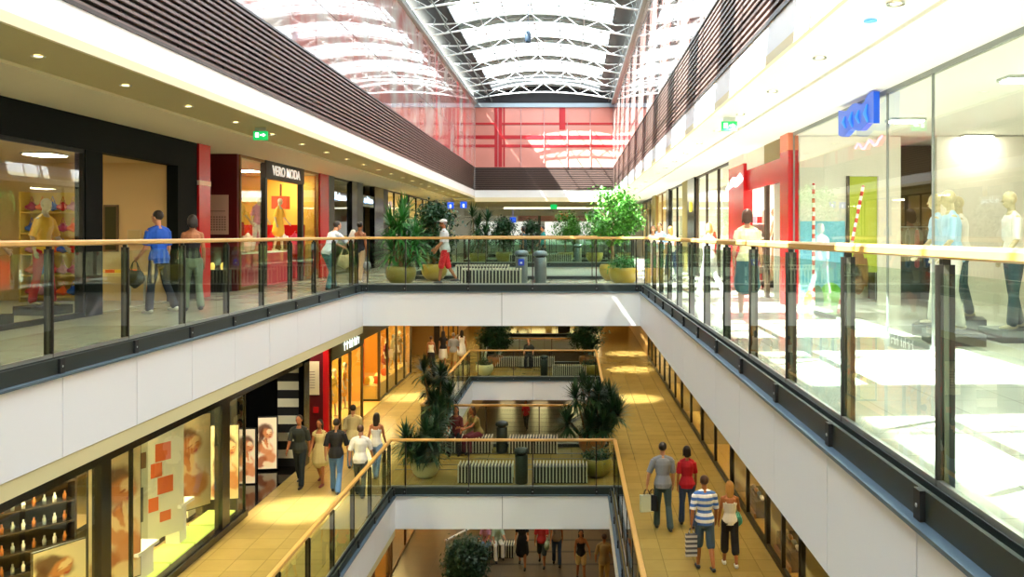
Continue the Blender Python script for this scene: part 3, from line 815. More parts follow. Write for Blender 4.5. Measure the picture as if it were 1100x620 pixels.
# things people carry
def bag(name, label, mat, who, side, w=.34, h=.36, d=.12, drop=.0, handle=None, cat='bag', out=.0, rz=0, cut=None):
    t, A, k = P[who]
    wr = A[side][2] + A[side][3] * .09
    Mz = Matrix.Rotation(t.rotation_euler.z, 4, 'Z')
    p = Vector(t.location) + Mz @ (wr + Vector((side * out, 0, 0)))
    b = thing(name, label, cat, (p.x, p.y, p.z - drop), t.rotation_euler.z + rz)
    m = MB(mat); m.smooth = False
    hh = h
    m.prism([(-d*.42, -hh - .12), (d*.42, -hh - .12), (d*.5, -.12), (-d*.5, -.12)], 0, -w/2, w/2) if cut is None else m.tube([(0, -w*.4, -.12 - hh*.45), (0, 0, -.12 - hh*.6), (0, w*.4, -.12 - hh*.45)], [(d*.5, hh*.36), (d*.6, hh*.46), (d*.5, hh*.36)], 10)
    m.build('bag_body', b)
    hd = MB(handle or mat)
    for s_ in (-d*.35, d*.35):
        if cut is None: hd.tube([(-w*.25, s_, -.13), (-w*.12, s_*.5, -.02), (0, 0, .005), (w*.12, s_*.5, -.02), (w*.25, s_, -.13)], [.006]*5, 6)
        else: hd.tube([(s_*.5, -w*.35, -.2), (0, -w*.15, -.03), (0, 0, .005), (0, w*.15, -.03), (s_*.5, w*.35, -.2)], [.008]*5, 6)
    hd.build('handle', b)
    return b
bag('shopping_bag', 'pale paper shopping bag with dark green print carried by grey T-shirt man', M('pale green paper', '#dfe3c0', .7), 'greytee', -1, .3, .36, .1, rz=R(10), handle=dk)
bag('shopping_bag', 'black carrier bag held beside the pale paper one', dk, 'greytee', -1, .26, .34, .1, rz=R(-35), out=-.12)
bag('shopping_bag', 'chequered grey and white plastic bag hanging from striped polo man', bandmat('chequered plastic', ('#c9c6c2', '#4d4f57'), .09, .5), 'polo', -1, .22, .42, .08)
bag('handbag', 'teal handbag under the arm of blonde woman in white', M('teal leather', '#4fae9a', .5), 'blond', 1, .34, .26, .14, cut=1)
bag('handbag', 'dark shoulder bag in hand of man in royal blue shirt', dkgrey, 'blue', -1, .36, .34, .14, cut=1)
bag('handbag', 'grey leather handbag carried by woman in black sleeveless top', M('grey leather', '#8a8f8a', .5), 'blacktop', 1, .3, .3, .12, cut=1)
bag('tote_bag', 'cream cloth tote bag beside person bending forward', creamc, 'lean', -1, .4, .4, .12, cut=1)
bag('backpack', 'pale green rucksack held in front of red-topped person', M('sage canvas', '#9aa98a', .7), 'gr', -1, .3, .34, .16, cut=1)
t, A, k = P['blacktop']
m = MB(wcl); m.tube([(-.2, .04, 1.44), (-.22, -.02, 1.3), (-.24, -.03, 1.1), (-.24, -.02, 1.0)], [(.07, .05), (.09, .05), (.08, .045), (.05, .03)], 10)
j = m.build('jacket'); j.location = t.location; j.rotation_euler = t.rotation_euler
tag(j, 'white jacket draped over shoulder of woman in black top', 'jacket')
# ------------------------------------------------------------------ planters, plants
soil = M('dark potting soil', '#241a12', .9)
def potmat(nm, col): return M(nm, col, .35, noise=.12, nscale=5)
olive_pot = potmat('olive yellow glazed pot', '#8a7f35'); gold_pot = potmat('golden glazed pot', '#b09a3a')
terra = potmat('orange brown pot', '#a86a34'); white_pot = potmat('pale cream glazed pot', '#cfcb9c')
pot_prof = [(.16, 0), (.27, .05), (.36, .16), (.40, .28), (.405, .38), (.385, .47), (.36, .5), (.33, .5), (.335, .44)]
LEAFG = [M('dark green leaf', '#1f4a22', .5, noise=.25, nscale=6), M('mid green leaf', '#2f7a2c', .5, noise=.25, nscale=6), M('bright ficus leaf', '#4d8f2e', .45, noise=.25, nscale=6), M('deep green leaf', '#1f4627', .5, noise=.2, nscale=6)]
bark = M('pale brown bark', '#7d6748', .8, bump=.4, nscale=30)
def pot(t, mat, s=1.0):
    m = MB(mat); m.lathe([(r*s, z*s) for r, z in pot_prof], 28, close=True); m.build('pot', t)
    m = MB(soil); m.lathe([(0.001, .455*s), (.335*s, .445*s), (.335*s, .43*s)], 20); m.build('soil', t)
def strap(m, base, az, el, L, w, droop, rn):
    """one sword-shaped arching leaf"""
    n = 5; pts = []
    d = Vector((math.cos(az)*math.cos(el), math.sin(az)*math.cos(el), math.sin(el)))
    side = Vector((-math.sin(az), math.cos(az), 0))
    p = Vector(base); out = []
    for i in range(n + 1):
        f = i / n
        ww = w * (0.55 + 1.2*f if f < .35 else 1.0 * (1 - ((f - .35)/.65)**1.6)) 
        out.append((p - side*ww/2, p + side*ww/2 + Vector((0, 0, .003))))
        d = (d + Vector((0, 0, -droop / n))).normalized()
        p = p + d * (L / n)
    vs_ = [v for ab in out for v in ab]
    m.add(vs_, [(2*i, 2*i+1, 2*i+3, 2*i+2) for i in range(n)])
def yucca_meshes(seed, H, heads, L, mat, spread=.32, per=46):
    rn = random.Random(seed); tr = MB(bark); fo = MB(mat); fo.smooth = True
    for i in range(heads):
        a = rn.uniform(0, 2*PI); r = spread * math.sqrt(rn.random()); h = H * (1 - .62 * i / heads) - L * .55
        h = max(h, .98)
        b = Vector((r*.45*math.cos(a), r*.45*math.sin(a), .42)); tp = Vector((r*1.3*math.cos(a), r*1.3*math.sin(a), h))
        tr.tube([b, b.lerp(tp, .5) + Vector((rn.uniform(-.03, .03), rn.uniform(-.03, .03), 0)), tp], [.035, .028, .022], 7)
        for k in range(per):
            f = k / per
            strap(fo, tp - Vector((0, 0, .25 * (1 - f))), rn.uniform(0, 2*PI), -.2 + 1.6 * f + rn.uniform(-.15, .15), L * rn.uniform(.75, 1.1), .055, .9 * (1 - f) + .25, rn)
    return tr, fo
def ficus_meshes(seed, H, rx, rz, mat, n=2200, leaf=.1, trunk=True):
    rn = random.Random(seed); tr = MB(bark); fo = MB(mat)
    cz = H - rz
    if trunk:
        for s_ in (0, 2*PI/3, 4*PI/3):
            P_ = [(.035*math.cos(s_ + q*1.1), .035*math.sin(s_ + q*1.1), .42 + q * (cz - .42 - rz*.4) / 6) for q in range(7)]
            tr.tube(P_, [.026]*7, 6)
        for k in range(14):
            a = rn.uniform(0, 2*PI); e = rn.uniform(.1, 1.4)
            b = Vector((0, 0, cz - rz*.5)); c_ = Vector((rx*.75*math.cos(a)*math.cos(e), rx*.75*math.sin(a)*math.cos(e), cz + rz*.7*math.sin(e)))
            tr.tube([b, b.lerp(c_, .5) + Vector((0, 0, .05)), c_], [.014, .009, .005], 5)
    # clustered leaf sprays
    cl_ = []
    for k in range(46):
        while True:
            p = Vector((rn.uniform(-1, 1), rn.uniform(-1, 1), rn.uniform(-1, 1)))
            if p.length < 1: break
        p = p.normalized() * (p.length ** .45)
        cl_.append(Vector((p.x*rx, p.y*rx, cz + p.z*rz)))
    for k in range(n):
        c_ = rn.choice(cl_); p = c_ + Vector((rn.gauss(0, .11*rx/.5), rn.gauss(0, .11*rx/.5), rn.gauss(0, .1*rx/.5)))
        a = rn.uniform(0, 2*PI); e = rn.uniform(-1.1, .3); L = leaf * rn.uniform(.8, 1.3)
        d = Vector((math.cos(a)*math.cos(e), math.sin(a)*math.cos(e), math.sin(e))); s_ = Vector((-math.sin(a), math.cos(a), rn.uniform(-.4, .4))).normalized() * L * .24
        fo.add([p, p + d*L*.45 - s_, p + d*L, p + d*L*.45 + s_], [(0, 1, 2, 3)])
    return tr, fo
def planter(label, x, Y, z, pm, kind, group=None, s=1.0, sp=1.0, cat='potted plant', rz=0):
    t = thing('potted_' + {'y': 'yucca', 'f': 'ficus', 's': 'shrub', 'r': 'bush'}[kind[0]], label, cat, (x, Y, z), rz, group)
    pot(t, pm, s)
    return t
LIB = {}
def plant(t, key, fn, zs=1.0, s=1.0):
    if key not in LIB:
        tr, fo = fn(); LIB[key] = (tr.build('trunk', t) if tr.v else None, fo.build('foliage', t)); a = LIB[key]
    else:
        a = tuple((o.copy() if o else None) for o in LIB[key])
        for o in a:
            if o: COL.objects.link(o); o.parent = t
    for o in a:
        if o: o.scale = (s, s, zs)
    return a
Y1 = lambda: yucca_meshes(3, 2.3, 9, .6, LEAFG[1], .32, 75)
Y2 = lambda: yucca_meshes(9, 2.3, 8, .6, LEAFG[0], .36, 70)
Y3 = lambda: yucca_meshes(21, 2.0, 10, .6, LEAFG[3], .42, 75)
F1 = lambda: ficus_meshes(5, 2.6, .68, .68, LEAFG[2], 4200, .13)
F2 = lambda: ficus_meshes(6, 2.3, .6, .72, LEAFG[0], 4600, .13)
S1 = lambda: ficus_meshes(8, .72, .33, .16, LEAFG[1], 900, .08, False)
S2 = lambda: ficus_meshes(12, 1.35, .78, .6, LEAFG[3], 11000, .15, False)
# upper bridge
t = planter('tall green yucca in olive bowl pot beside walker in red shorts', -4.55, 23.6, 0, olive_pot, 'y'); plant(t, 'Y1', Y1)
t = planter('dark leafy tree in golden bowl pot behind walker in red shorts', -4.05, 26.1, 0, gold_pot, 'f', s=.95); plant(t, 'F2', F2)
t = planter('low green shrub in golden bowl pot at corner of upper bridge', 1.38, 23.5, 0, gold_pot, 's', s=.95); plant(t, 'S1', S1)
t = planter('bright green ficus tree with twisted trunk in golden bowl pot', 1.2, 26.0, 0, gold_pot, 'f', s=.95); plant(t, 'F1', F1, 1.0, .98)
# second upper bridge and beyond
t = planter('spiky yucca in pale olive pot on second upper bridge', -4.25, 40.3, 0, olive_pot, 'y'); plant(t, 'Y2', Y2, 1.15)
t = planter('dark tree in olive pot by far blue signs', -3.3, 43.2, 0, olive_pot, 'f'); plant(t, 'F2', F2, .95)
t = planter('round dark bush in olive pot behind grey bins, second bridge', -1.95, 43.2, 0, olive_pot, 'r'); plant(t, 'F2', F2, .9, .9)
t = planter('leafy green tree in olive pot right of the green exit sign', -.3, 42.8, 0, olive_pot, 'f'); plant(t, 'F1', F1, .9, .85)
t = planter('round green tree in olive pot nearest the far red sign', 1.1, 42.2, 0, olive_pot, 'f'); plant(t, 'F1', F1, .88, .8)
# middle bridge
t = planter('leaning spiky yucca in pale cream bowl pot on middle bridge', -3.85, 23.3, ZM, white_pot, 'y', s=.9); plant(t, 'Y3', Y3, .86)
t = planter('tall dark leafy tree in orange brown pot behind cream-potted yucca', -3.95, 26.15, ZM, terra, 'f', s=.95); plant(t, 'Y3b', lambda: yucca_meshes(33, 2.75, 15, .5, LEAFG[3], .42, 85))
t = planter('low dark shrub in olive bowl pot at corner of middle bridge', .68, 23.4, ZM, olive_pot, 's', s=1.0); plant(t, 'S1d', lambda: ficus_meshes(18, .72, .33, .16, LEAFG[3], 700, .08, False))
t = planter('wide bushy yucca in orange brown bowl pot by the handrail', .6, 25.9, ZM, terra, 'y', s=1.0); plant(t, 'Y4', lambda: yucca_meshes(41, 2.25, 20, .56, LEAFG[3], .62, 85))
# second middle bridge
t = planter('round dark bush in orange brown pot on second middle bridge', -3.7, 43.0, ZM, terra, 'f'); plant(t, 'F2', F2, 1.0, 1.25)
t = planter('low shrub in pale cream pot on second middle bridge corner', -3.95, 40.2, ZM, white_pot, 's'); plant(t, 'S1d', None)
t = planter('round dark tree in orange brown pot beside far handrail', .75, 42.9, ZM, terra, 'f'); plant(t, 'F2', F2, 1.02, 1.2)
t = planter('low dark shrub in olive pot beside far bench', .85, 40.3, ZM, olive_pot, 's'); plant(t, 'S1d', None)
# ground floor bush
t = planter('large dark green bush in olive pot on the ground floor', -3.4, 28.9, ZG, olive_pot, 'r', s=.9); plant(t, 'S2', S2, .98, .76)

# ------------------------------------------------------------------ benches and bins
slat_w = M('pale painted slat', '#d9d4bb', .5); slat_in = M('dark bench frame', '#1d1f1c', .6)
def bench_proto(W, D=.52, H=.47):
    t = thing('slatted_bench', 'x', 'bench')
    n = int(W / .085); m = MB(slat_w)
    for i in range(n + 1):
        x = -W/2 + W * i / n
        m.box(x - .014, x + .014, -D/2, -D/2 + .035, .03, H); m.box(x - .014, x + .014, D/2 - .035, D/2, .03, H); m.box(x - .014, x + .014, -D/2, D/2, H - .035, H)
    m.build('slats', t)
    m = MB(slat_in); m.box(-W/2 + .02, W/2 - .02, -D/2 + .06, D/2 - .06, .05, H - .06); m.box(-W/2, W/2, -D/2 + .04, D/2 - .04, 0, .05); m.build('frame', t)
    return t
b15 = bench_proto(1.5); b13 = bench_proto(1.38); used = set()
def bench(p, x, Y, z, label, group=None):
    if p.name not in used:
        used.add(p.name); p.location = (x, Y, z); p['label'] = label
        return p
    return dup(p, (x, Y, z), 0, label, group)
bench(b15, -2.08, 23.05, 0, 'pale slatted bench on upper bridge facing the opening')
bench(b15, -2.6, 25.9, 0, 'pale slatted bench behind the front one on upper bridge')
bench(b15, -2.05, 40.2, 0, 'distant slatted bench on second upper bridge near spiky yucca')
bench(b15, -.75, 40.2, 0, 'distant slatted bench on second upper bridge beside grey bin')
bench(b13, -2.22, 22.95, ZM, 'slatted bench on middle bridge beside cream bowl pot')
bench(b13, -.3, 22.95, ZM, 'slatted bench on middle bridge between bin and olive pot')
bench(b13, -1.12, 26.0, ZM, 'slatted bench at rear of middle bridge before bushy yucca')
bench(b15, -3.1, 26.05, ZM, 'slatted bench on middle bridge where two people sit')
bench(b15, -.1, 40.2, ZM, 'pale slatted bench on second middle bridge beside dark bin')
bench(b15, -2.9, 42.9, ZM, 'slatted bench at rear of second middle bridge, near round bush')
bench(b15, -1.6, 42.9, ZM, 'slatted bench at rear of second middle bridge where dark figure sits')
bench(b15, -2.8, 31.5, ZG, 'slatted bench on ground floor under the seated pair')
bin_m = M('grey bin steel', '#6f7b80', .35, .6); bin_d = M('dark green grey bin', '#2b3530', .4, .3)
def bin_(x, Y, z, mat, label, sign=False):
    t = thing('litter_bin', label, 'bin', (x, Y, z))
    m = MB(mat); m.lathe([(.15, 0), (.165, .02), (.165, .72), (.15, .74)], 22); m.build('bin_body', t)
    m = MB(blackm); m.lathe([(.12, .73), (.12, .8)], 16); m.build('opening', t)
    m = MB(mat); m.lathe([(.19, .79), (.195, .83), (.17, .89), (.1, .915), (0.001, .92)], 22); m.build('lid', t)
    if sign:
        s_ = MB(M('blue sign', '#1f45d0', .4)); s_.box(-.08, .08, -.178, -.166, .5, .68); s_.mat(M('white print', '#f5f5f5', .5))
        s_.box(-.03, .03, -.18, -.178, .55, .6); s_.disc((0, 0, .63), .02, .02, 12, -.18); s_.build('pictogram_plate', t)
    return t
bin_(-1.38, 24.4, 0, bin_m, 'grey litter bin with blue pictogram plate on upper bridge', True)
bin_(-.83, 23.6, 0, bin_m, 'plain grey litter bin beside the glass post on upper bridge')
bin_(.3, 40.8, 0, bin_m, 'grey litter bin on second upper bridge')
bin_(-1.29, 22.75, ZM, bin_d, 'dark litter bin between two benches on middle bridge')
bin_(-2.05, 26.0, ZM, bin_d, 'dark litter bin beside bench with seated people')
bin_(-1.25, 40.1, ZM, bin_d, 'dark litter bin on second middle bridge')
bin_(-2.0, 43.4, ZM, bin_d, 'dark litter bin at rear of second middle bridge')
# ------------------------------------------------------------------ shop fronts: tools
wn = 1
def window(X, ys, z0, z1, frame, w=.06, face=1, sill=.08, head=.06, depth=.08, gmat=None):
    """glazed front in the plane X: posts at ys, glass between; face = +1 looks to +X"""
    global wn
    root = bpy.data.objects.new('window_%d' % wn, None); COL.objects.link(root); root['kind'] = 'structure'; wn += 1
    root.location = (X, ys[0], z0)
    fm = MB(frame); L = ys[-1] - ys[0]; h = z1 - z0
    for y in ys: fm.box(-depth/2, depth/2, y - ys[0] - w/2, y - ys[0] + w/2, 0, h)
    fm.box(-depth/2 + .003, depth/2 - .003, 0, L, 0, sill); fm.box(-depth/2 + .003, depth/2 - .003, 0, L, h - head, h)
    fm.build('window_frame', root)
    g = MB(gmat or shop_glass)
    for a, b in zip(ys, ys[1:]): g.box(-.005, .005, a - ys[0] + w/2, b - ys[0] - w/2, sill, h - head)
    g.build('glazing', root)
    return root
def S(name, mat, *a): return struct(MB(mat).box(*a).build(name))
pn = {}
LAMP = 3.0
def light_panel(x, y, z, w, d, st, label, col='#fff1cc'):
    key = (w, d, st, col)
    m = M('lamp panel %s %s' % (st, col), col, .5, emit=st * LAMP)
    if key not in pn:
        t = thing('ceiling_light', label, 'light', (x, y, z)); pn[key] = t
        MB(light_steel).box(-w/2 - .03, w/2 + .03, -d/2 - .03, d/2 + .03, -.02, .02).build('lamp_frame', t)
        MB(m).box(-w/2, w/2, -d/2, d/2, -.035, -.02).build('diffuser', t); return t
    return dup(pn[key], (x, y, z), 0, label)
def room(Xf, Xb, y0, y1, z, h, wall, ceilm=None, sides=(True, True), floor=None):
    """three walls and a ceiling behind a shop front"""
    a, b = sorted((Xb, Xb + (.1 if Xb > 0 else -.1)))
    lo, hi = sorted((Xf, Xb))
    if sides[0]: S('wall_shop_side', wall, lo, hi, y0, y0 + .05, z, z + h)
    if sides[1]: S('wall_shop_side', wall, lo, hi, y1 - .05, y1, z, z + h)
    S('ceiling_shop', ceilm or cream, lo, hi, y0, y1, z + h, z + h + .05)
    if floor: S('floor_shop', floor, lo, hi, y0, y1, z + .002, z + .01)
    return S('wall_shop_back', wall, a, b, y0, y1, z, z + h)
skin_print = M('printed skin tone', '#cf8a58', .6, noise=.35, nscale=5); hair_print = M('printed brown hair', '#5a2c16', .6, noise=.6, nscale=9); paper = M('pale warm paper', '#e3cfa4', .6, noise=.15, nscale=2)
lip_print = M('printed coral', '#c25638', .6); pale_print = M('printed highlight', '#f6dcb8', .6)
def portrait_mat(w, h, v, glow):
    key = 'portrait print %s %s %s %s' % (w, h, v, glow)
    if key in MATS: return MATS[key]
    m = bpy.data.materials.new(key); m.use_nodes = True; nt = m.node_tree; b = nt.nodes['Principled BSDF']
    tc = nt.nodes.new('ShaderNodeTexCoord'); nz = nt.nodes.new('ShaderNodeTexNoise'); nz.inputs['Scale'].default_value = 4.5 / w; nz.inputs['Detail'].default_value = 5
    sc = nt.nodes.new('ShaderNodeVectorMath'); sc.operation = 'SCALE'; sc.inputs['Scale'].default_value = .16 * w
    hf = nt.nodes.new('ShaderNodeVectorMath'); hf.operation = 'SUBTRACT'; hf.inputs[1].default_value = (.5, .5, .5)
    ad = nt.nodes.new('ShaderNodeVectorMath'); ad.operation = 'ADD'
    nt.links.new(tc.outputs['Object'], nz.inputs['Vector']); nt.links.new(nz.outputs['Color'], hf.inputs[0]); nt.links.new(hf.outputs[0], sc.inputs[0])
    nt.links.new(tc.outputs['Object'], ad.inputs[0]); nt.links.new(sc.outputs[0], ad.inputs[1])
    c = -.08 if v % 2 else .06
    H_, S_, P_, B_ = '#5a2a14', '#cf8148', '#f2cf9a', '#a4572c'
    blobs = [(c - .05, .74, .46, .15, H_, .4), (c - .28, .55, .16, .26, H_, .15), (c + .10, .68, .27, .115, S_, -.5), (c + .17, .72, .16, .055, P_, -.5), (c + .07, .675, .08, .008, B_, -.3), (c + .25, .70, .06, .007, B_, -.3),
             (c + .22, .62, .08, .014, '#a83a28', -.3), (c + .0, .53, .17, .08, B_, .3), (c, .40, .46, .13, S_, .5), (c + .1, .43, .3, .05, P_, .5), (c - .1, .47, .07, .10, P_, -.4), (c + .03, .49, .06, .10, S_, -.3), (c + .14, .51, .05, .09, P_, -.2),
             (c + .2, .22, .4, .12, S_, -.5), (c - .25, .15, .3, .14, B_, .6), (c + .1, .1, .3, .06, P_, .2)]
    last = None
    for (cx, cz, rx, rz, col, rot) in blobs:
        mp = nt.nodes.new('ShaderNodeMapping'); mp.vector_type = 'TEXTURE'; mp.inputs['Location'].default_value = (cx*w, 0, cz*h); mp.inputs['Rotation'].default_value = (0, rot, 0); mp.inputs['Scale'].default_value = (rx*w, 1000, rz*h)
        ln = nt.nodes.new('ShaderNodeVectorMath'); ln.operation = 'LENGTH'
        mr = nt.nodes.new('ShaderNodeMapRange'); mr.interpolation_type = 'SMOOTHSTEP'; mr.inputs[1].default_value = .65; mr.inputs[2].default_value = 1.15; mr.inputs[3].default_value = .92; mr.inputs[4].default_value = 0
        mx = nt.nodes.new('ShaderNodeMix'); mx.data_type = 'RGBA'; mx.inputs[7].default_value = (*srgb(col), 1)
        if last is None: mx.inputs[6].default_value = (*srgb('#ecd6aa'), 1)
        else: nt.links.new(last, mx.inputs[6])
        nt.links.new(ad.outputs[0], mp.inputs[0]); nt.links.new(mp.outputs[0], ln.inputs[0]); nt.links.new(ln.outputs['Value'], mr.inputs[0]); nt.links.new(mr.outputs[0], mx.inputs[0]); last = mx.outputs[2]
    nt.links.new(last, b.inputs['Base Color']); b.inputs['Roughness'].default_value = .5
    if glow: nt.links.new(last, b.inputs['Emission Color']); b.inputs['Emission Strength'].default_value = glow
    MATS[key] = m
    return m
def portrait(name, label, cat, loc, rz, w, h, v=0, glow=0, frame=None, thick=.04, group=None):
    """advertising panel with an anonymous portrait; front faces local -Y, bottom at loc"""
    t = thing(name, label, cat, loc, rz, group)
    m = MB(frame or dark_steel); m.box(-w/2 - .015, w/2 + .015, 0, thick, 0, h); m.build('panel', t)
    m = MB(portrait_mat(w, h, v, glow)); m.box(-w/2, w/2, -.005, 0, .02, h - .02)
    m.build('printed_portrait', t)
    return t
def garment(label, loc, mat, L=.75, w=.42, rz=0, group=None, cord=0):
    m = MB(mat); m.smooth = True
    m.tube([(0, 0, -L), (0, 0, -L*.5), (0, 0, -.12), (0, 0, -.03)], [(w*.5, .05), (w*.44, .05), (w*.42, .05), (w*.18, .035)], 10)
    for s_ in (-1, 1): m.tube([(s_*w*.4, 0, -.12), (s_*w*.5, 0, -.5)], [(.05, .035), (.045, .03)], 7)
    t = thing('hanging_garment', label, 'garment', loc, rz, group); m.build('cloth', t)
    if cord: MB(light_steel).tube([(.01, 0, .05), (.01, 0, .05 + cord)], [.004]*2, 5).build('suspension_cord', t)
    MB(light_steel).tube([(0, 0, -.03), (0, 0, .04), (.02, 0, .06), (.035, 0, .045)], [.004]*4, 5).build('hanger_hook', t)
    return t
def rail_of(label, loc, L, cols, what, rz=0, H=1.5, gl=.72):
    t = thing('clothes_rack', label, 'clothes rack', loc, rz)
    m = MB(light_steel); m.tube([(-L/2, 0, H), (L/2, 0, H)], [.012]*2, 6); m.build('rail', t)
    m = MB(light_steel)
    for s_ in (-1, 1): m.tube([(s_*L/2, 0, 0.02), (s_*L/2, 0, H)], [.012]*2, 6); m.box(s_*L/2 - .02, s_*L/2 + .02, -.22, .22, 0, .025)
    m.build('stand', t)
    c, s2 = math.cos(rz), math.sin(rz)
    n = len(cols)
    for i, (cm, nm) in enumerate(cols):
        q = -L/2 + L * (i + .5) / n
        garment('%s hanging %s' % (nm, what), (loc[0] + q*c, loc[1] + q*s2, loc[2] + H - .05), cm, gl, .4, rz + R(70))
    return t
def manikin(label, loc, face, top, bot, hs='none', tm='shirt', bt='trousers', plinth=True, H=1.78):
    t, A, k = person(label, (loc[0], loc[1], loc[2] + (.16 if plinth else 0)), face, H, True, M('pale mannequin plastic', '#c9bd98', .4), None, 'short', tm, .5, top, bt, bot, None, legs=(6, -4), knees=(2, 8), arms=((10, 14, 30), (-8, 16, 24)), name='mannequin', vox=.012)
    t['category'] = 'mannequin'
    if plinth:
        m = MB(blackm); m.box(-.32, .32, -.3, .3, -.16, 0); m.build('plinth', t)
    return t
def shelf_unit(label, loc, rz, w, h, n, mat, d=.35):
    t = thing('display_shelf', label, 'shelf', loc, rz)
    m = MB(mat); m.box(-w/2, -w/2 + .03, -d/2, d/2, 0, h); m.box(w/2 - .03, w/2, -d/2, d/2, 0, h); m.box(-w/2, w/2, d/2 - .02, d/2, 0, h); m.build('case', t)
    for i in range(n):
        m = MB(mat); z = .1 + (h - .1) * i / n; m.box(-w/2 + .03, w/2 - .03, -d/2, d/2 - .02, z, z + .03); m.build('shelf_board', t)
    return t
def on_shelf(loc, rz, w, h, n, per, mats, name, label, cat, group, hh=.16, ww=.08, kind='box'):
    """small goods standing on the boards of a shelf_unit"""
    c, s2 = math.cos(rz), math.sin(rz); k = 0; proto = {}
    for i in range(n):
        z = .1 + (h - .1) * i / n + .03
        for j in range(per):
            q = -w/2 + .08 + (w - .16) * (j + .5) / per
            mt = mats[(i * 3 + j) % len(mats)]
            p = (loc[0] + q*c + .06*s2, loc[1] + q*s2 - .06*c, loc[2] + z)
            lb = '%s, %s along the %s board' % (label.replace('small', mt.name.split()[0] + ' small', 1), ORD[j], 'lowest second third fourth fifth sixth'.split()[i])
            if mt.name in proto: o = dup(proto[mt.name], p, rz, lb); continue
            m = MB(mt)
            if kind == 'box': m.box(-ww/2, ww/2, -ww*.35, ww*.35, 0, hh)
            elif kind == 'bottle': m.lathe([(ww*.4, 0), (ww*.42, hh*.6), (ww*.2, hh*.75), (ww*.2, hh), (.001, hh)], 10)
            else: m.tube([(-ww*.4, 0, hh*.35), (0, 0, hh*.45), (ww*.4, 0, hh*.35)], [(.05, hh*.33), (.06, hh*.43), (.05, hh*.33)], 8); m.tube([(-ww*.25, 0, hh*.7), (0, 0, hh*1.25), (ww*.25, 0, hh*.7)], [.008]*3, 5)
            o = m.build(name, None, p, rz); tag(o, lb, cat, group); proto[mt.name] = o

# ------------------------------------------------------------------ upper left shops (front plane SL)
Z3 = 3.28
S('wall_portal', greenblack, SL - .15, SL + .08, 8.0, 18.7, 2.74, Z3)
S('wall_portal', greenblack, SL - .15, SL + .08, 17.8, 18.7, 0, 2.74)
S('wall_portal', greenblack, SL - .12, SL + .06, 14.45, 14.98, 0, 2.74)
S('wall_portal', greenblack, SL - .12, SL + .06, 8.0, 9.0, 0, 2.74)
S('wall_plain', white2, XO, SL + .05, -2, 8.0, 0, Z3)
window(SL, [9.0, 11.8, 14.45], 0, 2.74, blackm)
room(SL - .15, -12.6, 8.0, 18.0, 0, 2.8, beige, M('warm shop ceiling', '#c9b47c', .7), (True, True), M('pale shop floor', '#b5b2a2', .3))
for x, y in ((-9.2, 12.0), (-9.4, 15.8), (-11, 14.0), (-11, 10.5)):
    light_panel(x, y, 2.79, .5, .5, 5, 'square ceiling lamp in the beige shop, %s' % {(-9.2, 12.0): 'over the window display', (-9.4, 15.8): 'over the low table', (-11, 14.0): 'deep inside by the shelves', (-11, 10.5): 'in the far corner'}[(x, y)])
t = thing('wall_mirror', 'tall dark-framed mirror on the beige shop wall', 'mirror', (-9.33, 17.93, 1.0)); MB(M('brown wood frame', '#5c4426', .5)).box(-.15, .15, -.03, .0, 0, .95).build('frame', t); MB(M('dim mirror glass', '#4c5038', .15, .6)).box(-.11, .11, -.035, -.03, .04, .91).build('mirror_glass', t)
t = thing('framed_notice', 'small pale framed print on the beige shop wall', 'picture', (-8.86, 17.93, 1.15)); MB(M('pale frame', '#c2b184', .5)).box(-.14, .14, -.02, 0, 0, .3).build('frame', t); MB(M('pale print', '#b9a670', .5)).box(-.12, .12, -.024, -.02, .02, .28).build('print', t)
t = thing('display_table', 'low beige display table behind the man in blue', 'table', (-8.75, 17.0, 0)); MB(M('light birch', '#e0c684', .5)).box(-.55, .45, -.35, .35, .56, .62).build('tabletop', t)
for x, y in ((-.5, -.3), (.4, -.3), (-.5, .3), (.4, .3)): MB(light_steel).box(x - .02, x + .02, y - .02, y + .02, 0, .56).build('leg', t)
for i in range(5):
    o = MB(yellow if i % 2 else orange).box(-.07, .07, -.1, .1, 0, .06).build('folded_scarf', None, (-9.15 + i*.18, 16.9, .62)); tag(o, 'folded %s scarf on the low beige table, %s along' % ('yellow' if i % 2 else 'orange', ORD[i]), 'scarf', 'scarves on the low table')
shelf_unit('golden shelf unit of bags against the beige shop wall', (-10.35, 17.7, 0), 0, 1.2, 2.2, 5, M('golden shelf laminate', '#d9b64a', .5))
on_shelf((-10.35, 17.7, 0), 0, 1.2, 2.2, 5, 5, [red, pinkc, M('magenta leather', '#b02a5a', .4), orange, bluec], 'small_handbag', 'small handbag on golden shelf unit', 'handbag', 'handbags on the golden shelf', .24, .2, 'bag')
manikin('mannequin in red dress in the window beside the dark mirrored column', (-8.7, 13.0, 0), -90, red, None, tm='dress')
manikin('mannequin in yellow shirt in the window of the beige shop', (-8.9, 14.9, 0), -100, yellow, red)
manikin('mannequin in pink dress at the near end of the beige shop window', (-8.8, 10.6, 0), -90, pinkc, None, tm='dress')
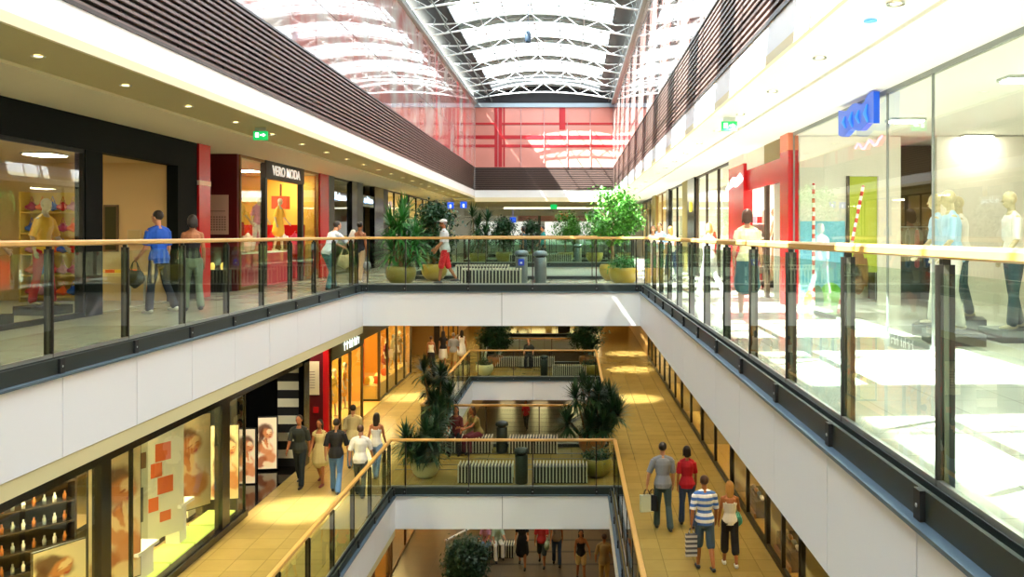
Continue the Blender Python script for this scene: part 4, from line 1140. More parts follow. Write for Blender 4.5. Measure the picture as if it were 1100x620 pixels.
# red pylon and recess
S('pillar', red, SL - .1, SL + .12, 18.72, 19.3, 0, Z3); S('pillar', M('painted reflection stripe', '#f0b8a0', .3), SL - .11, SL + .13, 18.715, 19.305, 2.4, 2.5)  # the pale band paints a reflection onto the pylon
S('wall_recess', darkred, -9.0, -8.9, 19.3, 21.15, 0, Z3)
S('wall_recess', darkred, -9.0, SL, 21.15, 21.27, 0, Z3)
t = thing('wall_poster', 'pale notice poster with printed rows on dark red recess wall', 'poster', (-8.47, 21.14, 1.35)); MB(M('poster paper', '#cfae98', .5)).box(-.27, .27, -.015, 0, 0, .95).build('paper', t)
m = MB(M('grey print', '#8c6e62', .6))
for r_ in range(6):
    for c_ in range(7): m.box(-.22 + c_*.065, -.18 + c_*.065, -.018, -.015, .1 + r_*.06, .135 + r_*.06)
m.box(-.2, .2, -.018, -.015, .55, .57); m.build('notice_lettering', t)
t = thing('showcase', 'black ribbed display case with small lit goods in red recess', 'display case', (-8.45, 20.8, 0)); m = MB(blackm); m.box(-.38, .38, -.2, .2, 0, .52)
for i in range(12): m.box(-.37 + i*.064, -.34 + i*.064, -.22, -.2, .02, .5)
m.build('base', t); MB(shop_glass).box(-.36, .36, -.18, .18, .52, .95).build('glass_box', t)
for i in range(3):
    o = MB(M('golden goods', '#f4c860', .4, emit=.8)).lathe([(.05, 0), (.06, .1), (.03, .16), (.001, .17)], 10).build('perfume_bottle', None, (-8.7 + i*.25, 20.8, .525)); tag(o, 'small golden bottle inside the black ribbed display case, %s along' % ORD[i], 'bottle', 'bottles in the showcase')
# red fashion shop
window(SL, [21.3, 23.0], 0, Z3, M('brass frame', '#8a6a3a', .4, .5))
window(SL, [26.15, 27.8], 0, Z3, M('brass frame'))
room(SL - .05, -11.6, 21.27, 27.9, 0, 3.2, M('glowing warm yellow wall', '#e6bb4a', .7), cream, (False, True), M('warm red shop floor', '#b02a30', .3))
for x, y in ((-8.9, 22.3), (-9.3, 25.2), (-8.7, 27.0), (-10.6, 24)):
    light_panel(x, y, 3.18, .6, .6, 7, 'square ceiling lamp in red fashion shop, %s' % {22.3: 'behind first window', 25.2: 'inside the entrance', 27.0: 'behind yellow garments', 24: 'deep inside'}[y])
S('wall_sign_header', M('dark sign board', '#2a2220', .5), SL - .08, SL + .08, 22.95, 26.2, 2.82, Z3)
t = thing('shop_sign', 'white capital lettering on dark board above red shop entrance', 'sign', (SL + .1, 24.55, 3.04))
text('lettering', 'VERO MODA', .36, M('white sign letter', '#fff4ea', .5, emit=.25), t, (0, 0, 0), (R(90), 0, R(90)), .01, 1.12, .004)
S('wall_jamb', dark_steel, SL - .08, SL + .06, 22.95, 23.08, 0, 2.82); S('wall_jamb', dark_steel, SL - .08, SL + .06, 26.05, 26.2, 0, 2.82)
t = thing('display_wall', 'red lacquer display wall behind the fashion shop entrance', 'display stand', (-9.2, 27.4, 0)); MB(red).box(-1.1, .9, -.12, .12, 0, 1.65).build('panel', t); MB(M('pink red plinth', '#e2405a', .4)).box(-1.0, .8, -.45, -.12, 0, .5).build('plinth', t)
for i in range(5):
    garment('pale garment on the red lacquer display wall, %s from the bare wall end' % ORD[i], (-9.95 + i*.36, 27.18, 1.4), [wcl, pinkc, red_tee, wcl, M('rose cloth', '#d84a6a', .8)][i], .62, .3, 0, 'garments on the red display wall')
t = thing('hanging_lantern', 'orange red square lantern on pole in fashion shop entrance', 'lantern', (-8.75, 26.6, 0)); MB(M('orange lantern shade', '#e0481c', .5, emit=.25)).box(-.22, .22, -.18, .18, 2.12, 2.5).build('lamp_shade', t); MB(M('dark brass', '#7a4a20', .4, .5)).tube([(0, 0, 1.2), (0, 0, 2.85)], [.03, .03], 8).build('pole', t); MB(M('dark brass')).box(-.2, .2, -.15, .15, 0, 1.2).build('stand', t)
S('pillar', red, -9.1, -8.9, 22.4, 22.6, 0, 3.1)
t = thing('display_plinth', 'long pinkish red plinth inside the red shop windows', 'plinth', (-8.45, 24.3, 0)); MB(M('pink red lacquer', '#d02a44', .3)).box(-.3, .22, -2.9, 1.7, 0, .85).build('base', t); MB(white2).box(-.3, .22, -2.9, 1.7, .85, .88).build('top', t)
manikin('mannequin in yellow top and red skirt in red shop window', (-8.48, 22.5, .88), -110, yellow, red, bt='skirt', H=1.5, plinth=False)
manikin('mannequin in pink top and white trousers in red shop window', (-8.48, 23.9, .88), -120, pinkc, wcl, H=1.5, plinth=False)
manikin('mannequin in yellow dress behind the second brass-framed window', (-8.48, 25.6, .88), -100, yellow, None, tm='dress', H=1.5, plinth=False)
S('pillar', red, SL - .1, SL + .1, 27.85, 28.8, 0, Z3)
# dark shops
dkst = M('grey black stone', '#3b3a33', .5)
S('pillar', dkst, SL - .1, SL + .1, 28.8, 29.45, 0, Z3)
window(SL, [29.5, 31.85], 0, Z3, black)
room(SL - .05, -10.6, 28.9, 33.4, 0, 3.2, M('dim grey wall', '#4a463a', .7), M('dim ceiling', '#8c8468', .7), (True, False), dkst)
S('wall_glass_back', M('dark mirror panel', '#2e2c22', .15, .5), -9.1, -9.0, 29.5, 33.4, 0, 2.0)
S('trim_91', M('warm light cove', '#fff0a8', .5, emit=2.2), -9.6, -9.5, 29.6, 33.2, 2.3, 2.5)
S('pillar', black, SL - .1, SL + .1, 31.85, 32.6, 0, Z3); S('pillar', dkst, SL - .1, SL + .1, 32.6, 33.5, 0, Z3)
S('wall_dark_opening', black, SL - .4, SL - .3, 33.5, 35.5, 0, Z3)
S('pillar', black, SL - .1, SL + .1, 35.5, 37.2, 0, Z3); S('pillar', dkst, SL - .1, SL + .1, 37.2, 38.1, 0, Z3)
for lab, y, st in (('pale blue script sign in the dark shop window', 30.4, .38), ('white script sign on grey plate over black doorway', 34.5, .46)):
    t = thing('shop_sign', lab, 'sign', (SL + (.06 if y < 32 else .08), y, 2.62 if y < 32 else 2.66))
    if y > 32: MB(M('grey plate', '#7c857d', .5)).box(-.08, 0, -.9, .9, -.24, .2).box(-.4, -.08, -.05, .05, -.1, .1).build('plate', t)
    if y < 32: MB(dark_steel).box(-.056, .002, -.75, .75, -.02, .02).build('mounting_bar', t)
    m = MB(M('pale blue glow', '#d8ecff', .5, emit=1.0)); q = random.Random(int(y)); x = -.75
    while x < .7:
        w_ = q.uniform(.07, .13); h_ = q.uniform(.1, .2)
        m.box(.001, .02, x, x + .035, -h_/2, h_/2 + (.1 if q.random() < .3 else 0)); m.box(.001, .02, x, x + w_, -h_/2, -h_/2 + .04); m.box(.001, .02, x + w_*.5, x + w_*.9, -.02, .03); x += w_ + .035
    m.build('script_strokes', t)
def generic_front(X, y0, y1, z, h, wall, n, frame, bright, face, goods, what):
    """a run of glazed shop front with a lit room behind"""
    ys = [y0 + (y1 - y0) * i / n for i in range(n + 1)]
    window(X, ys, z, z + h, frame)
    Xb = X - face * 2.6
    room(X - face*.05, Xb, y0, y1, z, h - .05, wall)
    light_panel(X - face * 1.1, (y0 + y1)/2, z + h - .07, .6, min(1.8, y1 - y0 - .6), bright, 'long ceiling lamp in %s' % what)
    k = 0
    for (gm, gn) in goods:
        y = y0 + (y1 - y0) * (k + .6) / (len(goods) + .2); k += 1
        garment('%s on display in %s' % (gn, what), (X - face*.9, y, z + 1.75), gm, .8, .5, R(60 if face > 0 else -60), cord=h - .05 - 1.8)
generic_front(SL, 38.1, 43.2, 0, Z3, warmwall, 3, dark_steel, 10, 1, [(red_tee, 'red coat'), (wcl, 'white blouse'), (dk, 'black coat')], 'the bright shop past the black doorway')
generic_front(SL, 43.4, 49.5, 0, Z3, warmwall, 3, dark_steel, 10, 1, [(orange, 'orange coat'), (creamc, 'cream coat'), (jean, 'blue jacket')], 'the bright shop near the blue signs')
generic_front(SL, 50.0, 58.0, 0, Z3 - .1, warmwall, 4, mid_steel, 12, 1, [(wcl, 'white shirt'), (bluec, 'blue dress')], 'the far upper shop beyond the blue signs')
S('wall_plain', white2, XO, SL, 58.0, YB, 0, Z3)

# ------------------------------------------------------------------ upper right shops (front plane SR)
palewall = M('pale shop wall', '#eceade', .6)
window(SR, [-1.5, 2, 5, 8.0, 10.27, 11.75, 16.7], 0, Z3, M('grey window seam', '#8f9490', .4, .3), w=.022, sill=.05, depth=.03)
room(SR + .05, 9.4, -2, 18.6, 0, 3.22, palewall, ceil_r, (True, True), M('white glossy shop floor', '#dedcd2', .15))
S('wall_partition', M('warm grey partition', '#efeadf', .6), SR + .1, 5.2, 16.66, 16.74, 0, 3.2); S('wall_partition', M('warm grey partition'), 5.78, 6.2, 16.66, 16.74, 0, 3.2)
S('wall_partition', M('warm grey partition'), 5.2, 5.78, 16.66, 16.74, 2.45, 3.2)
S('wall_partition', M('warm grey partition'), 6.88, 9.3, 16.66, 16.74, 0, 3.2)
S('wall_dark_back', M('dim brown shop wall', '#57492f', .7), 6.2, 9.3, 18.4, 18.5, 0, 3.2)
S('trim_92', M('dark door edge', '#4b4336', .5), 5.17, 5.22, 16.6, 16.66, 0, 2.45)
t = thing('wall_poster', 'yellow green poster of a figure seen through the white shop doorway', 'poster', (5.6, 17.6, .6)); MB(M('yellow green print', '#c9d850', .5, emit=.25)).box(-.5, .5, -.02, 0, 0, 1.9).build('print', t)
m = MB(M('printed figure', '#b98a58', .6)); m.disc((.1, 0, 1.2), .16, .45, 20, -.022); m.disc((.05, 0, 1.68), .09, .11, 16, -.022); m.disc((.25, 0, 1.5), .05, .3, 12, -.023); m.build('printed_figure', t)
t = thing('wall_poster', 'blue and green mural panel low on the partition of white shop', 'poster', (4.72, 16.64, .1)); MB(M('sky blue print', '#7cc4e0', .5)).box(-.42, .42, -.02, 0, .0, 1.5).build('print', t)
m = MB(M('leaf green print', '#6fbf3a', .5)); m.disc((.15, 0, .4), .25, .35, 18, -.022); m.mat(M('yellow print', '#f2d84a', .5)); m.disc((-.2, 0, .9), .16, .22, 18, -.023); m.mat(M('dark green print', '#2c6a50', .5)); m.disc((-.1, 0, .5), .12, .3, 18, -.024); m.build('painted_shapes', t)
spiral = bandmat('red white spiral', ('#d03028', '#f4ece4'), .16, .5, .5)
for lab, p, tl in (('upright red and white striped pole in white shop window', (4.35, 15.9, 0), (0, 0)), ('leaning red and white striped pole in white shop window', (4.55, 15.1, 0), (R(-6), R(13)))):
    m = MB(spiral); m.tube([(0, 0, 0), (0, 0, 1), (0, 0, 2.25)], [.028]*3, 8); o = m.build('striped_pole', None, p); o.rotation_euler = (tl[0], tl[1], 0); tag(o, lab, 'pole')
t = thing('shop_sign', 'bright blue wavy flag-shaped sign high on white shop window', 'sign', (4.08, 12.55, 3.0))
m = MB(M('bright blue enamel', '#0f55d8', .3, emit=.15)); n = 12
pr = []
for i in range(n + 1):
    y = -.78 + 1.56 * i / n; pr.append((y, -.17 + .035*math.sin(i*1.1)))
for i in range(n, -1, -1):
    y = -.78 + 1.56 * i / n; pr.append((y, .19 + .03*math.sin(i*1.1 + .6) + (.05 if i < 3 else 0)))
m.prism(pr, 0, -.06, .02); m.build('sign_board', t)
m = MB(M('pale blue highlight enamel', '#3f92ee', .3, emit=.2))
for y0_, h_ in ((-.55, .22), (-.2, .16), (.1, .2), (.42, .15)): m.tube([(-.065, y0_, -h_/2), (-.068, y0_ + .08, 0), (-.065, y0_ + .02, h_/2)], [.02, .035, .015], 6)
m.build('raised_pattern', t)
MB(dark_steel).box(.02, .115, -.1, .1, -.05, .05).build('bracket', t)
t = thing('shop_sign', 'pink ribbon lettering under the bright blue sign', 'sign', (4.165, 12.35, 2.62))
m = MB(M('pink neon script', '#ff8a94', .4, emit=1.0)); m.tube([(0, .62 - i*.1, .05*math.sin(i*1.3) + .0) for i in range(12)], [.022]*12, 6); m.build('ribbon', t)
for i, (x, y, c1, nm) in enumerate(((4.95, 11.9, M('ice blue jacket cloth', '#a9cfe8', .8), 'ice blue jacket'), (5.6, 12.7, wcl, 'white jacket'), (4.7, 10.9, M('ice blue jacket cloth'), 'pale blue jacket beside window seam'), (5.6, 11.2, wcl, 'white jacket deeper inside the shop'))):
    manikin('mannequin in %s in the white shop window' % nm, (x, y, 0), 60 + 10*i, c1, wcl if i % 2 == 0 else greenb, H=1.72)
    # scarves and caps are part of each display figure
rail_of('long clothes rack at the dim brown back wall of white shop', (6.6, 17.6, 0), 1.1, [(greenb, 'dark green coat'), (dk, 'black coat'), (M('rust red coat', '#9a3526', .8), 'rust red coat'), (dk, 'black jacket next to rust red coat'), (M('rust red coat'), 'second rust red coat'), (greenb, 'green black jacket')], 'on the long rack at brown back wall')
rail_of('short clothes rack by the partition in white shop', (8.2, 14.6, 0), 1.2, [(dk, 'black top'), (greenb, 'bottle green top'), (wcl, 'white top'), (M('rust red coat'), 'rust top')], 'on the short rack by partition')
for x, y in ((5.4, 14.3), (5.4, 10.5), (7.6, 16.6), (7.6, 12), (5.4, 6)):
    light_panel(x, y, 3.2, .5, .25, 20, 'small ceiling lamp in the white shop, %s' % {(5.4, 14.3): 'by the striped poles', (5.4, 10.5): 'over the jackets', (7.6, 16.6): 'over the long rack', (7.6, 12): 'deep inside', (5.4, 6): 'nearest the bridge'}[(x, y)], '#fff6e0')
# red shop
S('pillar', red, SR - .1, SR + .1, 16.75, 17.4, 0, 2.95); S('pillar', M('salmon cap', '#e88868', .4), SR - .1, SR + .1, 16.75, 17.4, 2.95, Z3)
S('wall_header', red, SR - .02, SR + .06, 17.4, 21.1, 2.4, 2.88)
S('wall_header', M('olive brown top panel', '#8c7a44', .5), SR - .02, SR + .06, 17.4, 19.2, 2.88, Z3); S('wall_header', palewall, SR - .02, SR + .06, 19.2, 21.1, 2.88, Z3)
S('pillar', red, SR - .1, SR + .12, 21.1, 23.1, 0, 3.05); S('pillar', palewall, SR - .1, SR + .12, 21.1, 23.1, 3.05, Z3)
t = thing('shop_sign', 'white rounded script sign on the red pillar', 'sign', (SR - .12, 22.1, 2.62))
m = MB(M('white sign glow', '#ffffff', .5, emit=1.0)); m.tube([(0, 1.2, -.1), (0, .8, .0), (0, .3, .06), (0, -.2, .02), (0, -.7, .1), (0, -.95, .06)], [(.02, .05), (.02, .1), (.02, .12), (.02, .12), (.02, .13), (.02, .06)], 8, side=(1, 0, 0)); m.mat(M('grey script', '#a8a29c', .5))
for q in (.5, .1, -.3): m.box(-.035, -.02, q, q + .14, -.02, .1)
m.build('script', t)
S('wall_post', M('dark brown post', '#3c2a18', .5), SR - .03, SR + .05, 18.95, 19.15, 0, 2.4)
room(SR + .1, 8.4, 18.6, 25.1, 0, 3.22, palewall, ceil_r, (False, True), M('white glossy shop floor'))
S('wall_white_panel', M('bright white panel', '#fbf6e8', .5), 4.9, 6.6, 24.0, 24.06, 0, 2.6)
manikin('tall pale mannequin on black plinth inside the red shop', (5.25, 22.6, 0), 60, M('grey green slip', '#a3a183', .7), M('pale yellow trousers', '#d6d2a0', .7), tm='strap', H=1.86)
shelf_unit('white shelf unit of patterned goods inside the red shop', (7.0, 23.6, 0), 0, 1.8, 2.1, 5, white2)
on_shelf((7.0, 23.6, 0), 0, 1.8, 2.1, 5, 8, [red, greenb, wcl, pinkc, olive_pot], 'gift_box', 'small box on wide white shelf unit', 'box', 'boxes on the white shelf unit', .2, .14)
shelf_unit('white shelf unit behind the yellow bloused woman', (4.75, 21.2 + 2.6, 0), R(0), .9, 2.0, 5, white2)
on_shelf((4.75, 23.8, 0), 0, .9, 2.0, 5, 5, [red, wcl, greenb, pinkc], 'gift_box', 'small box on narrow shelf unit', 'box', 'boxes on the narrow shelf unit', .18, .12)
for y in (20.2, 23.0): light_panel(5.6, y, 3.2, 1.2, .5, 9, 'wide ceiling lamp in the red shop, %s' % ('near its entrance' if y < 21 else 'over its shelves'), '#fff6e0')
window(SR, [23.1, 25.2], 0, Z3, M('dark brown post'), w=.07)
window(SR, [25.25, 27.4, 29.55], 0, Z3, M('dark brown post'), w=.06)
room(SR + .05, 7.6, 25.2, 29.6, 0, 3.2, palewall, ceil_r, (False, True))
light_panel(5.6, 27.4, 3.18, .8, 2, 9, 'ceiling lamp in the shop beyond the red one')
rail_of('clothes rack in the window beyond the red shop', (5.2, 28.2, 0), 1.6, [(red_tee, 'red dress'), (wcl, 'white dress'), (red_tee, 'second red dress'), (jeanlight, 'light blue dress'), (wcl, 'second white dress')], 'on rack beyond the red shop')
S('pillar', black, SR - .1, SR + .1, 29.6, 31.3, 0, Z3)
o = MB(M('yellow lit sign', '#f4e23c', .5, emit=1.2)).ell((0, 0, 0), (.03, .22, .18), 12, 8).build('shop_sign', None, (SR - .12, 30.4, 2.3)); tag(o, 'small round yellow sign on the black pillar', 'sign')
S('pillar', M('olive stone column', '#8a7c3c', .5), SR - .1, SR + .1, 31.3, 32.8, 0, Z3)
generic_front(SR, 32.8, 37.4, 0, Z3, palewall, 2, dark_steel, 9, -1, [(wcl, 'white coat'), (creamc, 'cream dress'), (teal, 'teal dress')], 'the sunny shop past the olive column')
S('pillar', black, SR - .1, SR + .1, 37.4, 38.4, 0, Z3)
generic_front(SR, 38.4, 43.4, 0, Z3, warmwall, 2, M('brass frame'), 9, -1, [(orange, 'orange dress'), (wcl, 'white shirt')], 'the sunny shop behind the ficus crown')
S('pillar', M('olive stone column'), SR - .1, SR + .1, 43.4, 45, 0, Z3)
generic_front(SR, 45, 52, 0, Z3 - .1, warmwall, 3, mid_steel, 12, -1, [(orange, 'orange coat'), (pinkc, 'pink coat')], 'the last sunny shop')
S('wall_plain', white2, SR, XP, 52.0, YB, 0, Z3 - .1)
# far end of the upper floor
generic_y = 66.0
m = MB(M('pink shop fascia', '#d9a0a0', .5)); m.box(-4.0, 1.2, generic_y, generic_y + .1, 2.35, 2.75); m.mat(palewall); m.box(SL, SR, generic_y, generic_y + .1, 2.75, 3.2); struct(m.build('wall_far_shops'))
S('trim_93', M('glowing slab edge', '#fffbe8', .5, emit=2), -4.6, -1.4, 60, 60.3, 3.1, 3.18); S('trim_94', M('glowing slab edge'), -1.0, 2.2, 60, 60.3, 3.1, 3.18)  # emission stands in for skylight falling on the next slab edge
o = MB(M('orange red sign', '#e2542c', .5, emit=.3)).box(-.3, .3, -.05, 0, -.2, .2).build('shop_sign', None, (-.55, generic_y - .02, 2.7)); tag(o, 'small orange red sign over the farthest shops', 'sign')
for i, x in enumerate((-6.2, -3.6, -1.0, 1.6)):
    S('wall_lit_window', M('daylit far window', '#f4f6ee', .5, emit=.5), x - 1.0, x + 1.0, generic_y, generic_y + .1, .6, 2.3)
    S('pillar', mid_steel, x + 1.1, x + 1.3, generic_y - .1, generic_y + .1, 0, 2.75)
# hanging signs
def exit_sign(x, y, label):
    t = thing('exit_sign', label, 'sign', (x, y, 3.16))
    MB(M('green exit face', '#0f9a4a', .4, emit=.9)).box(-.13, .13, -.02, .02, -.09, .07).build('sign_face', t)
    m = MB(M('exit white', '#f4fff8', .4, emit=1.5)); m.box(-.09, -.03, -.024, -.02, -.04, .04); m.box(.0, .07, -.024, -.02, -.012, .012)
    m.add([(.05, -.024, -.035), (.1, -.024, 0), (.05, -.024, .035)], [(0, 1, 2)]); m.build('running_symbol', t)
    MB(light_steel).box(-.1, .1, -.01, .01, .07, .14).build('bracket', t)
exit_sign(-5.66, 16.1, 'green exit sign under the beige ceiling near the red shop')
exit_sign(2.62, 14.7, 'green exit sign under the pale ceiling of sunny gallery')
o = MB(M('green exit face')).box(-.2, .2, -.03, .03, -.14, .14).box(-.01, .01, -.01, .01, .14, .23).build('exit_sign', None, (-1.05, 52.0, 2.98)); tag(o, 'small green hanging sign at the middle of the far ceiling', 'sign')
for i, (x, y) in enumerate(((484, 49.5), (498, 48.6))):
    X_, Y_, _ = at(x, y)
    t = thing('direction_sign', ['blue square hanging sign nearer the dark shops', 'blue square hanging sign nearer the far plants'][i], 'sign', (X_, Y_, 2.98))
    MB(M('blue lit sign', '#2456d8', .4, emit=.6)).box(-.18, .18, -.03, .03, -.18, .18).build('sign_face', t)
    m = MB(M('exit white')); m.disc((0, 0, .05), .05, .05, 12, -.032); m.box(-.04, .04, -.034, -.03, -.12, 0); m.build('pictogram', t)
    MB(light_steel).tube([(0, 0, .18), (0, 0, .31)], [.01]*2, 6).build('hanger', t)
X_, Y_, _ = at(551, 58.0); o = MB(M('blue lit sign')).box(-.2, .2, -.03, .03, -.18, .18).box(-.01, .01, -.01, .01, .18, .9).build('direction_sign', None, (X_, Y_, 2.3)); tag(o, 'distant blue hanging sign above the second bridge plants', 'sign')
MB(light_steel)
# spotlight hung in the roof
t = thing('hanging_spotlight', 'dark cylindrical spotlight hanging below the glass roof', 'spotlight', (-1.42, 28.8, 7.6)); m = MB(M('dark blue grey lamp housing', '#2b3c4c', .4, .4)); m.lathe([(.001, 0), (.09, 0), (.1, .05), (.1, .3), (.05, .38), (.001, .38)], 14); m.build('housing', t); MB(M('dark blue grey lamp housing')).tube([(0, 0, .38), (0, 0, 1.8)], [.015]*2, 6).build('rod', t)
o = MB(M('blue lamp glass', '#3a6ae0', .2, emit=2)).lathe([(.06, -.01), (.06, 0)], 14).build('ceiling_spot', None, at(935, 8.1, 3.31)); tag(o, 'blue glowing round spot in the pale ceiling near the bridge', 'light')

# ------------------------------------------------------------------ middle left shops
zc = ZM + 4.14          # soffit above the middle floor
zh = -2.25              # underside of shop headers
hM = zh - ZM
S('wall_plain', white2, XO, ML, -2, 8, ZM, zc)
S('wall_header', black, ML - .1, ML + .08, 8, 24.3, zh, zc)
S('wall_header', black, ML - .15, ML + .08, 8, 20.15, ZM, ZM + .14)
window(ML, [8, 10.8, 14.05, 14.95, 18.85, 20.12], ZM + .14, zh, black, w=.05, sill=.02, head=.02, depth=.06)
S('pillar', black, ML - .09, ML + .06, 13.9, 14.2, ZM, zh); S('pillar', black, ML - .12, ML + .05, 18.75, 19.15, ZM, zh)
(room(ML - .1, -11.8, 8, 20.2, ZM, 3.2, M('pale yellow cosmetics wall', '#d9cf9c', .6), cream, (True, False), M('wood shop floor', '#b99a62', .35)))
m = MB(M('lit display tile', '#cfe06a', .4, emit=.35)); m.mat(m.mats[0])
for i in range(8):
    y = 11.4 + i * 1.09; m.box(ML - .78, ML - .17, y, y + 1.0, ZM + .1, ZM + .16)
m.mat(blackm); m.box(ML - .82, ML - .16, 11.3, 20.0, ZM, ZM + .12)
t = m.build('lit_platform'); tag(t, 'glowing yellow green tiled platform along the black shop window', 'display platform')
for x, y in ((-8.6, 12.5), (-8.6, 15.5), (-8.6, 18.5), (-10.4, 17.0), (-10.4, 13.5)):
    light_panel(x, y, ZM + 3.18, .7, 1.4, 11, 'ceiling lamp in the cosmetics shop, %s' % {(-8.6, 12.5): 'at near end of window', (-8.6, 15.5): 'mid window', (-8.6, 18.5): 'above the white plinth', (-10.4, 17.0): 'rear by striped wall', (-10.4, 13.5): 'rear near end'}[(x, y)], '#fff2b8')
portrait('hanging_banner', 'tall portrait banner beside the near black window post', 'banner', (-7.95, 15.4, ZM + .3), R(60), .95, 2.35, 0)
t = thing('hanging_banner', 'white banner with orange squares between two portrait banners', 'banner', (-8.1, 17.3, ZM + .45), R(62)); MB(M('translucent white banner', '#e9e6cf', .6)).box(-.6, .6, 0, .02, 0, 2.25).build('cloth', t)
m = MB(M('orange print', '#e06a34', .6)); 
for q in ((-.05, .3, 1.5, 1.85), (-.15, .1, 1.2, 1.48), (.0, .35, .85, 1.18), (-.2, .02, .55, .82), (.05, .3, .3, .5)): m.box(q[0], q[1], -.004, 0, q[2], q[3])
m.build('orange_squares', t)
t = thing('hanging_banner', 'narrow banner of grey and dark blocks next to near portrait', 'banner', (-8.15, 16.45, ZM + .5), R(62)); MB(M('pale grey banner', '#c9c8a8', .6)).box(-.3, .3, 0, .02, 0, 2.2).build('cloth', t)
m = MB(M('charcoal print', '#4a4d44', .6)); m.box(-.26, .1, -.004, 0, 1.3, 2.0); m.box(-.26, .2, -.004, 0, .5, 1.15); m.mat(M('brown print', '#7a5a3a', .6)); m.box(-.1, .26, -.005, -.001, 1.5, 1.8); m.build('printed_blocks', t)
portrait('hanging_banner', 'tall portrait banner between striped strip and white plinth', 'banner', (-8.1, 18.75, ZM + .55), R(58), 1.0, 2.0, 1)
for y in (18.1, 19.6):
    S('pillar', bandmat('black white horizontal stripes', ('#0c0c0c', '#ece8cc'), .47, .5), -8.65, -8.5, y, y + .4, ZM, ZM + 3.1)
S('wall_dark_inner', M('dim olive inner wall', '#6b6440', .6), -8.9, -8.4, 20.1, 20.2, ZM, ZM + 3.1)
portrait('hanging_banner', 'pale portrait banner behind the last black-edged pane', 'banner', (-7.85, 20.0, ZM + .4), R(10), .6, 1.7, 0)
t = thing('display_plinth', 'white plinth with orange bottles on the lit platform', 'plinth', (-8.05, 18.0, ZM + .16)); MB(white2).box(-.14, .14, -.16, .16, 0, .75).build('column', t); MB(white2).box(-.24, .24, -.3, .3, .75, .82).build('top', t)
for i in range(5):
    o = MB(orange).lathe([(.035, 0), (.035, .13), (.015, .16), (.015, .19), (.001, .19)], 10).build('bottle', None, (-8.15 + (i % 3)*.1, 17.85 + (i//3)*.12, ZM + .98)); tag(o, 'small orange bottle on the white plinth, %s one placed' % ORD[i], 'bottle', 'bottles on the white plinth')
t = thing('display_plinth', 'low white plinth with brown box near the near portrait banner', 'plinth', (-7.95, 16.1, ZM + .16)); MB(white2).box(-.2, .2, -.3, .3, 0, .5).build('column', t); MB(white2).box(-.26, .26, -.4, .4, .5, .56).build('top', t)
o = MB(terra).box(-.07, .07, -.09, .09, 0, .16).build('gift_box', None, (-7.98, 16.1, ZM + .72)); tag(o, 'small brown box on the low white plinth', 'box')
portrait('advertising_board', 'short portrait board at the near end of the cosmetics window', 'board', (-8.3, 14.35, ZM + .16), R(60), .85, 1.2, 1)
shelf_unit('dark shelf unit with rows of small bottles in cosmetics shop', (-9.6, 15.6, ZM), R(50), 1.5, 2.3, 6, M('dark walnut', '#2d241a', .4))
on_shelf((-9.6, 15.6, ZM), R(50), 1.5, 2.3, 6, 8, [wcl, M('amber bottle', '#a8642a', .3), M('grey bottle', '#8c9088', .3)], 'bottle', 'small bottle on dark shelf unit', 'bottle', 'bottles on the dark shelf unit', .17, .08, 'bottle')
S('wall_black_counter', black, -9.9, -8.9, 17.6, 19.8, ZM, ZM + .5)
# entrance recess with glossy black floor
S('wall_recess', black, -10.0, -9.9, 20.2, 24.4, ZM, zc); S('wall_recess', M('dim black side', '#15120f', .4), -9.9, ML - .2, 20.18, 20.24, ZM, zc)
S('floor_threshold', M('glossy black floor', '#0d0a08', .08), -9.9, ML, 20.24, 24.4, ZM + .001, ZM + .006)
portrait('advertising_board', 'lit portrait board standing nearer the cosmetics window', 'board', (-8.33, 22.6, ZM + .02), R(8), .46, 1.42, 0, .35, blackm, .12)
portrait('advertising_board', 'lit portrait board standing nearer the striped pillar', 'board', (-8.22, 23.9, ZM + .05), R(8), .48, 1.42, 1, .35, blackm, .12)
S('wall_recess', black, -9.9, -8.1, 24.4, 24.5, ZM, zc)
t = MB(bandmat('black white horizontal stripes')).box(-.3, .3, -.05, .1, 0, 2.85).build('pillar', None, (-7.8, 24.42, ZM + .0)); struct(t)
S('pillar', black, -7.5, -7.35, 24.3, 24.8, ZM, zc); S('wall_header', black, -8.2, -7.35, 24.3, 24.9, ZM + 2.86, zc)
# red recess
S('wall_recess', darkred, -9.3, -7.25, 26.5, 26.6, ZM, zc); S('wall_recess', darkred, -9.3, -9.2, 24.9, 26.5, ZM, zc); S('pillar', red, -7.42, -7.25, 26.4, 26.65, ZM, zc)
t = thing('wall_poster', 'cream notice poster on the dark red middle recess wall', 'poster', (-7.78, 26.48, ZM + 1.6)); MB(M('cream paper', '#e0cfa4', .5)).box(-.23, .23, -.015, 0, 0, 1.0).build('paper', t); m = MB(M('grey print')); [m.box(-.18, .1, -.018, -.015, .2 + .08*q, .22 + .08*q) for q in range(7)]; m.build('notice_lettering', t)
o = MB(red).box(-.08, .08, -.02, 0, -.09, .09).build('notice_plate', None, (-7.65, 26.48, ZM + 1.15)); tag(o, 'small square red plate below the cream notice poster', 'sign')
